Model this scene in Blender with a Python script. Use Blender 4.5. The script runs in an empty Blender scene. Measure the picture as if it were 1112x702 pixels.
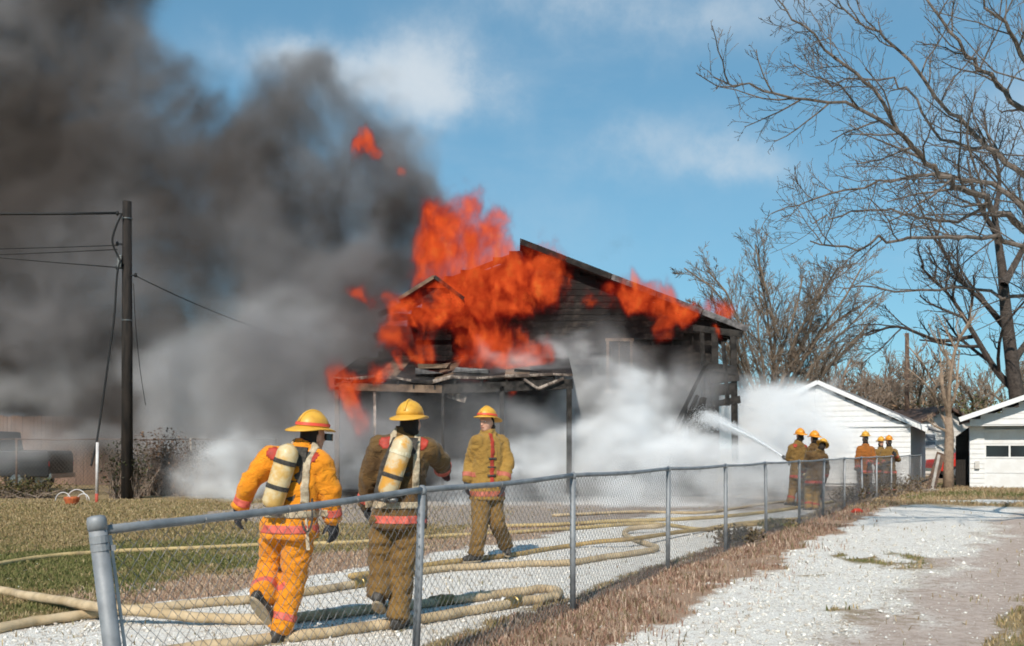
import bpy, bmesh, math, random, time
import numpy as np
from mathutils import Vector, Matrix, noise as mnoise

T0 = time.time()
random.seed(7)
RNG = np.random.default_rng(7)
sc = bpy.context.scene
COL = sc.collection

# ------------------------------------------------------------------ camera, sky, sun, exposure
F = 1112.0          # focal length in pixels of the 1112 px wide photograph
EYE = 1.46          # eye height over the flat ground
HY = 487.0          # row of the horizon
cam = bpy.data.cameras.new('camera')
camo = bpy.data.objects.new('camera', cam)
COL.objects.link(camo)
cam.lens = 36; cam.sensor_width = 36; cam.shift_y = (HY - 351) / 1112; cam.clip_end = 4000
camo.location = (0, 0, EYE); camo.rotation_euler = (math.radians(90), 0, 0)
sc.camera = camo

SUN_EL = math.radians(40)
SHX, SHY = .24, .97                     # direction in which shadows fall
world = bpy.data.worlds.new('World'); sc.world = world; world.use_nodes = True
wn = world.node_tree
bg = wn.nodes['Background']
sky = wn.nodes.new('ShaderNodeTexSky'); sky.sky_type = 'NISHITA'; sky.sun_disc = False
sky.sun_elevation = SUN_EL; sky.sun_rotation = math.atan2(-SHX, -SHY)
sky.air_density = 1.0; sky.dust_density = .1; sky.ozone_density = 1.5; sky.altitude = 300
bg.inputs[1].default_value = .115
sun = bpy.data.lights.new('sun', 'SUN'); sun.energy = 4.6; sun.angle = math.radians(.53); sun.color = (1, .93, .83)
suno = bpy.data.objects.new('sun', sun); COL.objects.link(suno)
suno.rotation_euler = Vector((SHX*math.cos(SUN_EL), SHY*math.cos(SUN_EL), -math.sin(SUN_EL))).to_track_quat('-Z', 'Y').to_euler()
vs = sc.view_settings
vs.view_transform = 'Standard'; vs.look = 'None'; vs.exposure = 0; vs.gamma = 1; vs.use_curve_mapping = False
cy = sc.cycles
cy.volume_bounces = 3; cy.volume_step_rate = 1; cy.max_bounces = 8; cy.transparent_max_bounces = 16
cy.diffuse_bounces = 2; cy.glossy_bounces = 2; cy.filter_width = 1.8
cy.use_adaptive_sampling = True; cy.adaptive_threshold = .045; cy.adaptive_min_samples = 20

# ------------------------------------------------------------------ node helpers
def lk(nt, v, sock):
    if v is None: return
    if isinstance(v, (int, float)): sock.default_value = v
    elif isinstance(v, (tuple, list)):
        sock.default_value = tuple(v) + (1,) if (len(v) == 3 and sock.type == 'RGBA') else tuple(v)
    else: nt.links.new(v, sock)
def nmath(nt, op, a, b=None, c=None, clamp=False):
    n = nt.nodes.new('ShaderNodeMath'); n.operation = op; n.use_clamp = clamp
    for i, v in enumerate((a, b, c)): lk(nt, v, n.inputs[i])
    return n.outputs[0]
def nvec(nt, op, a, b=None, out=0):
    n = nt.nodes.new('ShaderNodeVectorMath'); n.operation = op
    for i, v in enumerate((a, b)): lk(nt, v, n.inputs[i])
    return n.outputs['Value'] if op in ('DOT_PRODUCT', 'LENGTH', 'DISTANCE') else n.outputs[0]
def nnoise(nt, vec, scale, detail=4, rough=.55, dist=0, color=False):
    n = nt.nodes.new('ShaderNodeTexNoise'); n.inputs['Scale'].default_value = scale
    n.inputs['Detail'].default_value = detail; n.inputs['Roughness'].default_value = rough; n.inputs['Distortion'].default_value = dist
    if vec is not None: nt.links.new(vec, n.inputs['Vector'])
    return n.outputs['Color' if color else 0]
def nrange(nt, v, a, b, c=0, d=1, smooth=True):
    n = nt.nodes.new('ShaderNodeMapRange'); n.interpolation_type = 'SMOOTHSTEP' if smooth else 'LINEAR'
    lk(nt, v, n.inputs[0])
    for i, x in enumerate((a, b, c, d)): lk(nt, x, n.inputs[i+1])
    return n.outputs[0]
def nmix(nt, f, a, b, mode='MIX'):
    n = nt.nodes.new('ShaderNodeMix'); n.data_type = 'RGBA'; n.blend_type = mode
    lk(nt, f, n.inputs[0]); lk(nt, a, n.inputs[6]); lk(nt, b, n.inputs[7])
    return n.outputs[2]

# the sky's brightness evened out as on the film
gam = wn.nodes.new('ShaderNodeGamma'); gam.inputs[1].default_value = .56; wn.links.new(sky.outputs[0], gam.inputs[0])
skyc = nmix(wn, 1.0, gam.outputs[0], (1.0, 1.78, 2.12), 'MULTIPLY')
# clouds high in the sky: soft patches of one noise field, some thicker ones
tcw = wn.nodes.new('ShaderNodeTexCoord').outputs['Generated']
def cdir(px, py):
    return Vector(((px-556)/F, 1, (HY-py)/F)).normalized()
wdir = nvec(wn, 'ADD', tcw, nvec(wn, 'MULTIPLY', nvec(wn, 'SUBTRACT', nnoise(wn, tcw, 7, 5, .6, color=True), (.5, .5, .5)), (.11, .11, .11)))
cl = None
for px, py, rx, ry, w in ((405, 76, 85, 34, 1.8), (475, 102, 50, 26, 1.3), (325, 60, 60, 24, 1.0), (690, 155, 80, 28, .55), (800, 182, 48, 18, .75), (720, 8, 170, 28, .6), (560, 250, 200, 60, .12),
                          (1300, 100, 140, 50, .9), (-300, 120, 160, 60, .9), (-700, 60, 200, 70, .8), (1700, 200, 200, 40, .8)):
    c = cdir(px, py)
    q = nvec(wn, 'DIVIDE', nvec(wn, 'SUBTRACT', wdir, tuple(c)), (rx/F, rx/F, ry/F))
    e = nmath(wn, 'MULTIPLY', nmath(wn, 'EXPONENT', nmath(wn, 'MULTIPLY', nvec(wn, 'DOT_PRODUCT', q, q), -1.0)), w)
    cl = e if cl is None else nmath(wn, 'ADD', cl, e)
cn = nrange(wn, nnoise(wn, tcw, 10, 9, .65), .32, .7, .3, 1.3)
cl = nmath(wn, 'MULTIPLY', cl, cn)
high = nrange(wn, nnoise(wn, nvec(wn, 'MULTIPLY', tcw, (1.6, 1.6, 5)), 2.2, 6, .6), .5, .8, 0, .16)
cl = nmath(wn, 'ADD', cl, high)
cl = nmath(wn, 'MULTIPLY', nmath(wn, 'SUBTRACT', 1.0, nmath(wn, 'EXPONENT', nmath(wn, 'MULTIPLY', cl, -1.15))), .93)
wn.links.new(nmix(wn, cl, skyc, (5.9, 6.5, 7.0)), bg.inputs[0])

# ------------------------------------------------------------------ geometry helpers
FS = .48; FX0 = -3.837                         # the chain link fence runs along x = FS*y + FX0
def gz(x, y):
    return 0.0 if y > 9 else -.0128*(9-max(y, -3))
def P(px, py, d): return Vector(((px-556)/F*d, d, EYE+(HY-py)/F*d))
def G(px, py, up=0.0):
    d = F*EYE/(py-HY)
    for _ in range(3):
        d = F*(EYE-gz(0, d))/(py-HY)
    return Vector(((px-556)/F*d, d, gz(0, d)+up))

MATS = {}
def mat(name, col, col2=None, scale=6, rough=.8, bump=0, bscale=None, metal=0, spec=.3, lo=.35, hi=.65, attr=None, sheen=0, detail=5, stretch=None):
    if name in MATS: return MATS[name]
    m = bpy.data.materials.new(name); m.use_nodes = True; MATS[name] = m
    nt = m.node_tree; b = nt.nodes['Principled BSDF']
    b.inputs['Roughness'].default_value = rough; b.inputs['Metallic'].default_value = metal; b.inputs['Specular IOR Level'].default_value = spec
    if sheen: b.inputs['Sheen Weight'].default_value = sheen
    tc = nt.nodes.new('ShaderNodeTexCoord').outputs['Object']
    if stretch: tc = nvec(nt, 'MULTIPLY', tc, stretch)
    c = None
    if col2 is not None:
        c = nmix(nt, nrange(nt, nnoise(nt, tc, scale, detail, .6), lo, hi), col, col2)
    if attr:
        a = nt.nodes.new('ShaderNodeAttribute'); a.attribute_name = attr
        c = nmix(nt, 1.0, c if c is not None else col, a.outputs['Color'], 'MULTIPLY')
    if c is None: b.inputs['Base Color'].default_value = (*col, 1)
    else: nt.links.new(c, b.inputs['Base Color'])
    if bump:
        bn = nt.nodes.new('ShaderNodeBump'); bn.inputs['Strength'].default_value = bump; bn.inputs['Distance'].default_value = .02
        nt.links.new(nnoise(nt, tc, bscale or scale*3, 6, .6), bn.inputs['Height']); nt.links.new(bn.outputs[0], b.inputs['Normal'])
    return m

class MB:
    def __init__(s): s.v = []; s.f = []
    def box(s, c, d, rot=None):
        b = len(s.v); hx, hy, hz = d[0]/2, d[1]/2, d[2]/2
        for z in (-hz, hz):
            for x, y in ((-hx, -hy), (hx, -hy), (hx, hy), (-hx, hy)):
                p = Vector((x, y, z))
                if rot is not None: p = rot @ p
                s.v.append(p+Vector(c))
        for f in ((3, 2, 1, 0), (4, 5, 6, 7), (0, 1, 5, 4), (1, 2, 6, 5), (2, 3, 7, 6), (3, 0, 4, 7)): s.f.append(tuple(b+i for i in f))
        return s
    def beam(s, a, b, w, h, up=(0, 0, 1)):
        a = Vector(a); b = Vector(b); d = b-a; L = d.length; d.normalize()
        u = Vector(up)
        if abs(d.dot(u)) > .95: u = Vector((0, 1, 0))
        r = d.cross(u).normalized(); u = r.cross(d)
        rot = Matrix((r, d, u)).transposed()
        return s.box((a+b)/2, (w, L, h), rot)
    def prism(s, pts, axis, a, b):
        # pts: 2-D outline; axis 'x','y','z' = extrusion axis from a to b
        n = len(pts); k = len(s.v)
        for t in (a, b):
            for p, q in pts:
                s.v.append(Vector({'x': (t, p, q), 'y': (p, t, q), 'z': (p, q, t)}[axis]))
        s.f.append(tuple(k+i for i in range(n))[::-1]); s.f.append(tuple(k+n+i for i in range(n)))
        for i in range(n): s.f.append((k+i, k+(i+1) % n, k+n+(i+1) % n, k+n+i))
        return s
    def tube(s, pts, rad, n=8, cap=True, squash=1.0):
        pts = [Vector(p) for p in pts]; m = len(pts)
        if not isinstance(rad, (list, tuple)): rad = [rad]*m
        k = len(s.v); u = None
        for i in range(m):
            t = (pts[min(i+1, m-1)]-pts[max(i-1, 0)])
            if t.length < 1e-9: t = Vector((0, 0, 1))
            t.normalize()
            if u is None:
                u = t.orthogonal().normalized() if abs(t.z) > .9 else Vector((0, 0, 1)).cross(t).normalized()
            u = (u-t*u.dot(t))
            u = u.normalized() if u.length > 1e-6 else t.orthogonal().normalized()
            w = t.cross(u)
            for j in range(n):
                a = 2*math.pi*j/n
                s.v.append(pts[i]+(u*math.cos(a)+w*math.sin(a)*squash)*rad[i])
        for i in range(m-1):
            for j in range(n):
                a = k+i*n+j; b = k+i*n+(j+1) % n
                s.f.append((a, b, b+n, a+n))
        if cap and n > 2:
            s.f.append(tuple(k+j for j in range(n))[::-1]); s.f.append(tuple(k+(m-1)*n+j for j in range(n)))
        return s
    def rings(s, rings, cap=True):
        k = len(s.v); n = len(rings[0])
        for r in rings: s.v += [Vector(p) for p in r]
        for i in range(len(rings)-1):
            for j in range(n):
                a = k+i*n+j; b = k+i*n+(j+1) % n
                s.f.append((a, b, b+n, a+n))
        if cap:
            s.f.append(tuple(k+j for j in range(n))[::-1]); s.f.append(tuple(k+(len(rings)-1)*n+j for j in range(n)))
        return s
    def capsule(s, a, b, ra, rb, n=12, m=4):
        a = Vector(a); b = Vector(b); d = b-a
        d = d.normalized() if d.length > 1e-6 else Vector((0, 0, 1))
        u = d.orthogonal().normalized(); w = d.cross(u)
        R = []
        for i in range(m+1):
            t = -math.pi/2+math.pi/2*(i/m if i else .04); R.append((a+d*math.sin(t)*ra, math.cos(t)*ra))
        for i in range(m+1):
            t = math.pi/2*(i/m if i < m else .98); R.append((b+d*math.sin(t)*rb, math.cos(t)*rb))
        return s.rings([[c+(u*math.cos(2*math.pi*j/n)+w*math.sin(2*math.pi*j/n))*r for j in range(n)] for c, r in R])
    def ellipsoid(s, c, r, rot=None, n=14, m=8):
        R = []
        for i in range(m+1):
            t = -math.pi/2+math.pi*min(max(i/m, .02), .98)
            ring = []
            for j in range(n):
                a = 2*math.pi*j/n
                p = Vector((r[0]*math.cos(t)*math.cos(a), r[1]*math.cos(t)*math.sin(a), r[2]*math.sin(t)))
                if rot is not None: p = rot @ p
                ring.append(p+Vector(c))
            R.append(ring)
        return s.rings(R)
    def build(s, name, m, parent=None, smooth=False, origin=None):
        me = bpy.data.meshes.new(name)
        o = Vector(origin) if origin is not None else Vector((0, 0, 0))
        me.from_pydata([tuple(Vector(p)-o) for p in s.v], [], s.f)
        if smooth: me.polygons.foreach_set('use_smooth', [True]*len(me.polygons))
        if m: me.materials.append(m if not isinstance(m, str) else MATS[m])
        ob = bpy.data.objects.new(name, me); COL.objects.link(ob)
        ob.location = o
        if parent is not None:
            ob.parent = parent; ob.location = o-wloc(parent)
        return ob
def wloc(o):
    l = Vector((0, 0, 0))
    while o is not None: l = l+o.location; o = o.parent
    return l
def tag(o, label=None, cat=None, group=None, kind=None):
    if label: o['label'] = label
    if cat: o['category'] = cat
    if group: o['group'] = group
    if kind: o['kind'] = kind
    return o
def empty(name, loc, label, cat, group=None):
    o = bpy.data.objects.new(name, None); COL.objects.link(o); o.location = loc; o.empty_display_size = .2
    return tag(o, label, cat, group)
def np_mesh(name, v, f, m, parent=None, smooth=False, attr=None):
    me = bpy.data.meshes.new(name)
    k = f.shape[1]
    me.vertices.add(len(v)); me.vertices.foreach_set('co', v.astype(np.float32).ravel())
    me.loops.add(f.size); me.loops.foreach_set('vertex_index', f.astype(np.int32).ravel())
    me.polygons.add(len(f)); me.polygons.foreach_set('loop_start', np.arange(0, f.size, k, dtype=np.int32))
    if smooth: me.polygons.foreach_set('use_smooth', np.ones(len(f), dtype=bool))
    me.update(calc_edges=True); me.validate()
    if attr is not None:
        for nm, a in attr.items():
            at = me.color_attributes.new(nm, 'FLOAT_COLOR', 'POINT')
            at.data.foreach_set('color', a.astype(np.float32).ravel())
    me.materials.append(m)
    ob = bpy.data.objects.new(name, me); COL.objects.link(ob)
    if parent is not None: ob.parent = parent; ob.location = -wloc(parent)
    return ob
def spline(pts, n=8):
    # Catmull-Rom through points
    pts = [Vector(p) for p in pts]; out = []
    q = [pts[0]*2-pts[1]]+pts+[pts[-1]*2-pts[-2]]
    for i in range(1, len(q)-2):
        a, b, c, d = q[i-1], q[i], q[i+1], q[i+2]
        for k in range(n):
            t = k/n
            out.append(.5*((2*b)+(c-a)*t+(2*a-5*b+4*c-d)*t*t+(3*b-a-3*c+d)*t**3))
    out.append(pts[-1]); return out
def sstep(a, b, x):
    t = np.clip((x-a)/(b-a), 0, 1); return t*t*(3-2*t)
def vnoise(x, y, s, seed=0):
    # cheap smooth value noise on arrays
    x = np.asarray(x)*s+seed*17.3; y = np.asarray(y)*s+seed*5.7
    xi = np.floor(x); yi = np.floor(y); fx = x-xi; fy = y-yi
    fx = fx*fx*(3-2*fx); fy = fy*fy*(3-2*fy)
    def h(a, b):
        r = np.sin(a*127.1+b*311.7+seed*13.1)*43758.5453; return r-np.floor(r)
    return (h(xi, yi)*(1-fx)+h(xi+1, yi)*fx)*(1-fy)+(h(xi, yi+1)*(1-fx)+h(xi+1, yi+1)*fx)*fy
def fbm(x, y, s, seed=0):
    return .5*vnoise(x, y, s, seed)+.28*vnoise(x, y, s*2.1, seed+1)+.22*vnoise(x, y, s*4.3, seed+2)

# ------------------------------------------------------------------ ground
def masks(x, y):
    u = x-(FS*y+FX0)
    n1 = (fbm(x, y, .9, 3)-.5); n2 = (fbm(x, y, 2.6, 5)-.5); n3 = fbm(x, y, .35, 9)
    hi = 2.55+.1*(y-7.5)
    far = 1-sstep(23.5, 28, y+n1*3)
    g_in = sstep(-4.2, -3.7, u+n1*1.0+n2*.4)*(1-sstep(-.75, -.2, u+n2*.5))*(1-sstep(22, 27, y+n1*4))
    g_out = sstep(.55, 1.25, u+n1*.7+n2*.9)*(1-sstep(hi-1.1, hi+1.3, u+n1*1.6+n2*1.0))*far
    stripe = sstep(26.3, 27, y+n1)*(1-sstep(28.5, 29.6, y+n1))*sstep(9.5, 12, x)*.8*sstep(.35, .6, fbm(x, y, .8, 61))
    grav = np.clip(np.maximum(g_in*.93, np.maximum(g_out, stripe)), 0, 1)
    dirt = sstep(hi-1.2, hi+.9, u+n1*1.2)*(1-sstep(3.4, 4.1, u+n1*1.0+n2*.7-.13*(y-7.5)))*far
    # trodden, wet earth round the house and between drive and house
    ash = sstep(16, 22, y+n1*4)*(1-sstep(39, 45, y))*(1-sstep(-1.2, .2, u))*sstep(-9, -5, x+n1*3)
    ash = np.maximum(ash, sstep(-5.2, -4.2, u+n1*1.5)*(1-sstep(-.6, 0, u))*.5*sstep(9, 14, y))
    # pale dead grass beside the inner drive
    dead = sstep(-6.8, -4.6, u+n1*2.5)*(1-sstep(-3.9, -3.5, u))*sstep(8, 11, y)
    dead = np.maximum(dead, sstep(-.5, -.1, u)*(1-sstep(.9, 1.5, u+n1)))
    green = np.exp(-((y+.25*(x+6)-12.6+n1*3)/2.6)**2)*sstep(.28, .62, fbm(x, y, .55, 51)+n1*.5)*(1-sstep(-5.2, -3.9, u+n1*1.5))
    green = np.maximum(green, .85*sstep(.38, .64, n3+n1*.6)*(1-sstep(-5.2, -3.9, u))*(1-.75*sstep(14.5, 19, y+n1*4)))
    green = np.maximum(green, .6*sstep(3.6, 4.3, u+n1-.13*(y-7.5))*sstep(.45, .65, n3+n1*.6)*(1-sstep(24, 28, y)))
    green = np.maximum(green, .6*sstep(24.5, 26.5, y)*sstep(0, 1, u)*sstep(.45, .65, n3+n1*.7))
    isl = np.clip(1-((x-3.15)/.45)**2-((y-9.1)/.8)**2, 0, 1)+np.clip(1-((x-4.9)/.8)**2-((y-13.5)/1.4)**2, 0, 1)+np.clip(1-((x-3.4)/.5)**2-((y-12.2)/.9)**2, 0, 1)*.6
    isl = np.clip(isl*1.6, 0, 1)*sstep(.36, .58, fbm(x, y, 3.1, 21))
    grav = grav*(1-isl*.8); green = np.maximum(green, isl*.55)
    return u, grav, dirt, ash, dead, green

def axis(segs):
    out = []
    for a, b, s in segs: out += list(np.arange(a, b, s))
    return np.array(out+[segs[-1][1]])
gx = axis([(-1600, -200, 200), (-200, -40, 20), (-40, -15, 1.0), (-15, 14, .16), (14, 30, .5), (30, 50, 2), (50, 200, 25), (200, 1600, 200)])
gy = axis([(-40, 0, 10), (0, 3, .5), (3, 24, .16), (24, 46, .35), (46, 100, 4), (100, 300, 25), (300, 2400, 300)])
X, Y = np.meshgrid(gx, gy)
u, grav, dirt, ash, dead, green = masks(X, Y)
Z = np.where(Y > 9, 0, -.0128*(9-np.maximum(Y, -3)))
near = (np.abs(X) < 32) & (Y > 0) & (Y < 48)
Z = Z+np.where(near, (fbm(X, Y, 1.3, 2)-.5)*.03*(1-grav*.6)+(fbm(X, Y, 4, 7)-.5)*.012, 0)
# the two wheel ruts of the dirt track
Z = Z-np.where(near, .02*np.exp(-((u-2.7)/.25)**2)*dirt+.02*np.exp(-((u-3.8)/.25)**2)*dirt, 0)
nv = np.stack([X.ravel(), Y.ravel(), Z.ravel()], 1)
ny, nx = X.shape
ii = np.arange(ny*nx).reshape(ny, nx)
nf = np.stack([ii[:-1, :-1].ravel(), ii[:-1, 1:].ravel(), ii[1:, 1:].ravel(), ii[1:, :-1].ravel()], 1)
one = np.ones(X.size)
gm = bpy.data.materials.new('ground'); gm.use_nodes = True
nt = gm.node_tree; b = nt.nodes['Principled BSDF']; b.inputs['Roughness'].default_value = .95; b.inputs['Specular IOR Level'].default_value = .1
tc = nt.nodes.new('ShaderNodeTexCoord').outputs['Object']
def at(n, ch=None):
    a = nt.nodes.new('ShaderNodeAttribute'); a.attribute_name = n
    s = nt.nodes.new('ShaderNodeSeparateColor'); nt.links.new(a.outputs['Color'], s.inputs[0]); return s.outputs
m1 = at('m1'); m2 = at('m2')
f1 = nnoise(nt, tc, 9, 6, .65); f2 = nnoise(nt, tc, 38, 4, .7); f3 = nnoise(nt, tc, 2.2, 5, .6); f4 = nnoise(nt, tc, 110, 3, .7)
jit = nmath(nt, 'ADD', nmath(nt, 'MULTIPLY', nmath(nt, 'SUBTRACT', f1, .5), 1.0), nmath(nt, 'MULTIPLY', nmath(nt, 'SUBTRACT', f2, .5), .7))
def edge(s, k=1.0, a=.3, c=.7): return nrange(nt, nmath(nt, 'ADD', s, nmath(nt, 'MULTIPLY', jit, k)), a, c)
base = nmix(nt, nrange(nt, f3, .35, .65), (.31, .23, .13), (.23, .165, .085))
base = nmix(nt, nrange(nt, f2, .3, .7, 0, .5), base, (.40, .31, .18))
base = nmix(nt, edge(m2[0]), base, nmix(nt, nrange(nt, f2, .35, .65), (.33, .21, .14), (.44, .31, .22)))
base = nmix(nt, edge(m1[2], .9), base, nmix(nt, nrange(nt, f2, .35, .65), (.07, .09, .022), (.16, .17, .05)))
base = nmix(nt, edge(m2[1], .8), base, nmix(nt, nrange(nt, f1, .35, .65), (.30, .235, .19), (.46, .39, .33)))
dc = nmix(nt, nrange(nt, f1, .35, .65), (.43, .33, .27), (.56, .45, .38))
dc = nmix(nt, nrange(nt, f2, .5, .75), dc, (.66, .59, .52))
base = nmix(nt, edge(m1[1], 1.1, .2, .8), base, dc)
gc = nmix(nt, nrange(nt, f2, .3, .62), (.68, .62, .54), (.89, .855, .79))
gc = nmix(nt, nrange(nt, f4, .32, .5, .6, 0), gc, (.50, .45, .39))
gc = nmix(nt, nrange(nt, f1, .50, .70, 0, .8), gc, (.46, .37, .29))
base = nmix(nt, edge(m1[0], .75), base, gc)
nt.links.new(base, b.inputs['Base Color'])
bn = nt.nodes.new('ShaderNodeBump'); bn.inputs['Strength'].default_value = .7; bn.inputs['Distance'].default_value = .02
nt.links.new(nmath(nt, 'ADD', f2, nmath(nt, 'MULTIPLY', f4, .6)), bn.inputs['Height']); nt.links.new(bn.outputs[0], b.inputs['Normal'])
ground = np_mesh('ground', nv, nf, gm, smooth=True, attr={
    'm1': np.stack([grav.ravel(), dirt.ravel(), green.ravel(), one], 1),
    'm2': np.stack([dead.ravel(), ash.ravel(), 0*one, one], 1)})
tag(ground, kind='structure')

# blades of grass and stones lying on the ground
def blades(name, pts, h, w, cols, label, lean=.5, m=None):
    n = len(pts); a = RNG.uniform(0, 2*np.pi, n); l = RNG.uniform(0, 2*np.pi, n)
    dx = np.cos(a)*w/2; dy = np.sin(a)*w/2
    le = np.abs(RNG.normal(0, lean, n))*h
    v = np.zeros((n, 5, 3))
    v[:, 0] = pts+np.stack([-dx, -dy, 0*dx-.01], 1); v[:, 1] = pts+np.stack([dx, dy, 0*dx-.01], 1)
    mid = pts+np.stack([np.cos(l)*le*.35, np.sin(l)*le*.35, h*.6], 1)
    v[:, 2] = mid+np.stack([dx*.8, dy*.8, 0*dx], 1); v[:, 3] = mid-np.stack([dx*.8, dy*.8, 0*dx], 1)
    v[:, 4] = pts+np.stack([np.cos(l)*le, np.sin(l)*le, h], 1)
    k = np.arange(n)[:, None]*5
    f = np.concatenate([k+np.array([[0, 1, 2]]), k+np.array([[0, 2, 3]]), k+np.array([[3, 2, 4]])])
    c = np.repeat(cols, 5, 0); c = np.concatenate([c, np.ones((len(c), 1))], 1)
    o = np_mesh(name, v.reshape(-1, 3), f, m or MATS['blade'], attr={'col': c})
    return tag(o, label, 'grass', kind='stuff')
mat('blade', (1, 1, 1), None, rough=.7, spec=.1, attr='col')
def gza(x, y): return np.where(y > 9, 0, -.0128*(9-y))
def palette(n, cs, jit=.25):
    cs = np.array(cs); i = RNG.integers(0, len(cs), n); return cs[i]*RNG.uniform(1-jit, 1+jit, (n, 1))
# dry strip along the fence
n = 90000
yy = 3.2+RNG.beta(1.0, 2.2, n)*24; uu = RNG.uniform(-.35, 1.7, n)
xx = uu+FS*yy+FX0
k_, gv, di, as_, de, gr = masks(xx, yy)
keep = RNG.uniform(0, 1, n) < np.clip(np.where(gv > .4, .07, 1)*np.exp(-np.maximum(0, uu-.75+.03*(yy-6))*2.2)*(.08+1.3*sstep(.36, .62, fbm(xx, yy, 1.7, 31))), 0, 1)
xx, yy = xx[keep], yy[keep]; n = len(xx)
hh = (.02+.055*RNG.random(n)**2+.075*sstep(.45, .7, fbm(xx, yy, 1.6, 41))*RNG.random(n))*(1+.3*(yy > 14))
blades('dry_grass', np.stack([xx, yy, gza(xx, yy)], 1), hh, RNG.uniform(.004, .009, n)*(1+yy*.06),
       palette(n, [(.32, .20, .145), (.41, .28, .205), (.25, .145, .105), (.50, .38, .29), (.21, .12, .085), (.36, .26, .18), (.17, .14, .07)]), 'matted strip of dry brown grass along the chain link fence')
# lawn
n = 230000
yy = 7.5+RNG.beta(1.0, 1.7, n)*22; xx = RNG.uniform(-1, 1, n)*(yy*.5)*.98-.0
xx = np.where(RNG.random(n) < .25, RNG.uniform(0, 1, n)*yy*.51, -RNG.uniform(0, 1, n)*yy*.51)
k_, gv, di, as_, de, gr = masks(xx, yy)
keep = (RNG.uniform(0, 1, n) < np.where(gv > .35, .012, 1)*np.where(di > .5, .02, 1)*np.where(as_ > .5, .12, 1)*np.where((k_ > -.3) & (k_ < 1.2), 0, 1)*np.where(de > .6, .5, 1))
xx, yy, gr, de = xx[keep], yy[keep], gr[keep], de[keep]; n = len(xx)
gm_ = (gr+RNG.normal(0, .22, n) > .5)[:, None]
cc = np.where(gm_, palette(n, [(.10, .115, .035), (.145, .15, .05), (.19, .18, .07), (.24, .20, .09)]), palette(n, [(.36, .26, .13), (.28, .20, .10), (.43, .33, .19), (.22, .165, .08), (.19, .17, .07)]))
cc = np.where((de > .5)[:, None] & ~gm_, palette(n, [(.42, .29, .2), (.34, .22, .15), (.48, .37, .26)]), cc)
blades('lawn_grass', np.stack([xx, yy, gza(xx, yy)], 1), RNG.uniform(.015, .045, n)*(1+.02*yy), RNG.uniform(.004, .008, n)*(1+yy*.07), cc, 'short patchy green and straw coloured lawn grass', .7)
# far right verge
n = 26000
yy = RNG.uniform(24, 39, n); xx = RNG.uniform(8, 20, n)
k_, gv, di, as_, de, gr = masks(xx, yy); keep = (gv < .4) & (k_ > -.5); xx, yy, gr = xx[keep], yy[keep], gr[keep]; n = len(xx)
cc = np.where((gr+RNG.normal(0, .2, n) > .45)[:, None], palette(n, [(.11, .13, .04), (.16, .15, .06)]), palette(n, [(.36, .26, .15), (.28, .19, .11), (.42, .33, .2)]))
blades('verge_grass', np.stack([xx, yy, 0*xx], 1), RNG.uniform(.04, .12, n), RNG.uniform(.012, .025, n), cc, 'brown and green verge grass in front of the garage', .8)
# stones
mat('stone', (1, 1, 1), None, rough=.9, spec=.1, attr='col')
def stones(name, xx, yy, r, cols, label):
    n = len(xx)
    o8 = np.array([(1, 0, 0), (-1, 0, 0), (0, 1, 0), (0, -1, 0), (0, 0, 1), (0, 0, -1)], float)
    t8 = np.array([(0, 2, 4), (2, 1, 4), (1, 3, 4), (3, 0, 4), (2, 0, 5), (1, 2, 5), (3, 1, 5), (0, 3, 5)])
    a = RNG.uniform(0, 6.28, n); s = RNG.uniform(.55, 1.2, (n, 1, 3))*r[:, None, None]*np.array([1, 1, .6])
    v = o8[None]*s+RNG.normal(0, .18, (n, 6, 3))*r[:, None, None]
    c, s_ = np.cos(a)[:, None], np.sin(a)[:, None]
    v = np.stack([v[:, :, 0]*c-v[:, :, 1]*s_, v[:, :, 0]*s_+v[:, :, 1]*c, v[:, :, 2]], 2)
    v += np.stack([xx, yy, gza(xx, yy)+r*.2], 1)[:, None]
    f = (np.arange(n)[:, None, None]*6+t8[None]).reshape(-1, 3)
    cc = np.repeat(np.concatenate([cols, np.ones((n, 1))], 1), 6, 0)
    return tag(np_mesh(name, v.reshape(-1, 3), f, MATS['stone'], attr={'col': cc}), label, 'gravel', kind='stuff')
n = 60000
yy = 5+RNG.beta(1, 2.2, n)*17; xx = RNG.uniform(-.5, .5, n)*yy
k_, gv, di, as_, de, gr = masks(xx, yy); keep = RNG.random(n) < np.where(gv > .5, 1, np.where(di > .5, .08, .04)); xx, yy = xx[keep], yy[keep]; n = len(xx)
stones('gravel', xx, yy, RNG.uniform(.003, .009, n)*(1+RNG.random(n)**8*2)*(1+yy*.035), palette(n, [(.78, .74, .67), (.68, .63, .55), (.52, .46, .39), (.84, .81, .75)], .12), 'white crushed limestone gravel of the two drives')
print('ground', round(time.time()-T0, 1))

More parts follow.
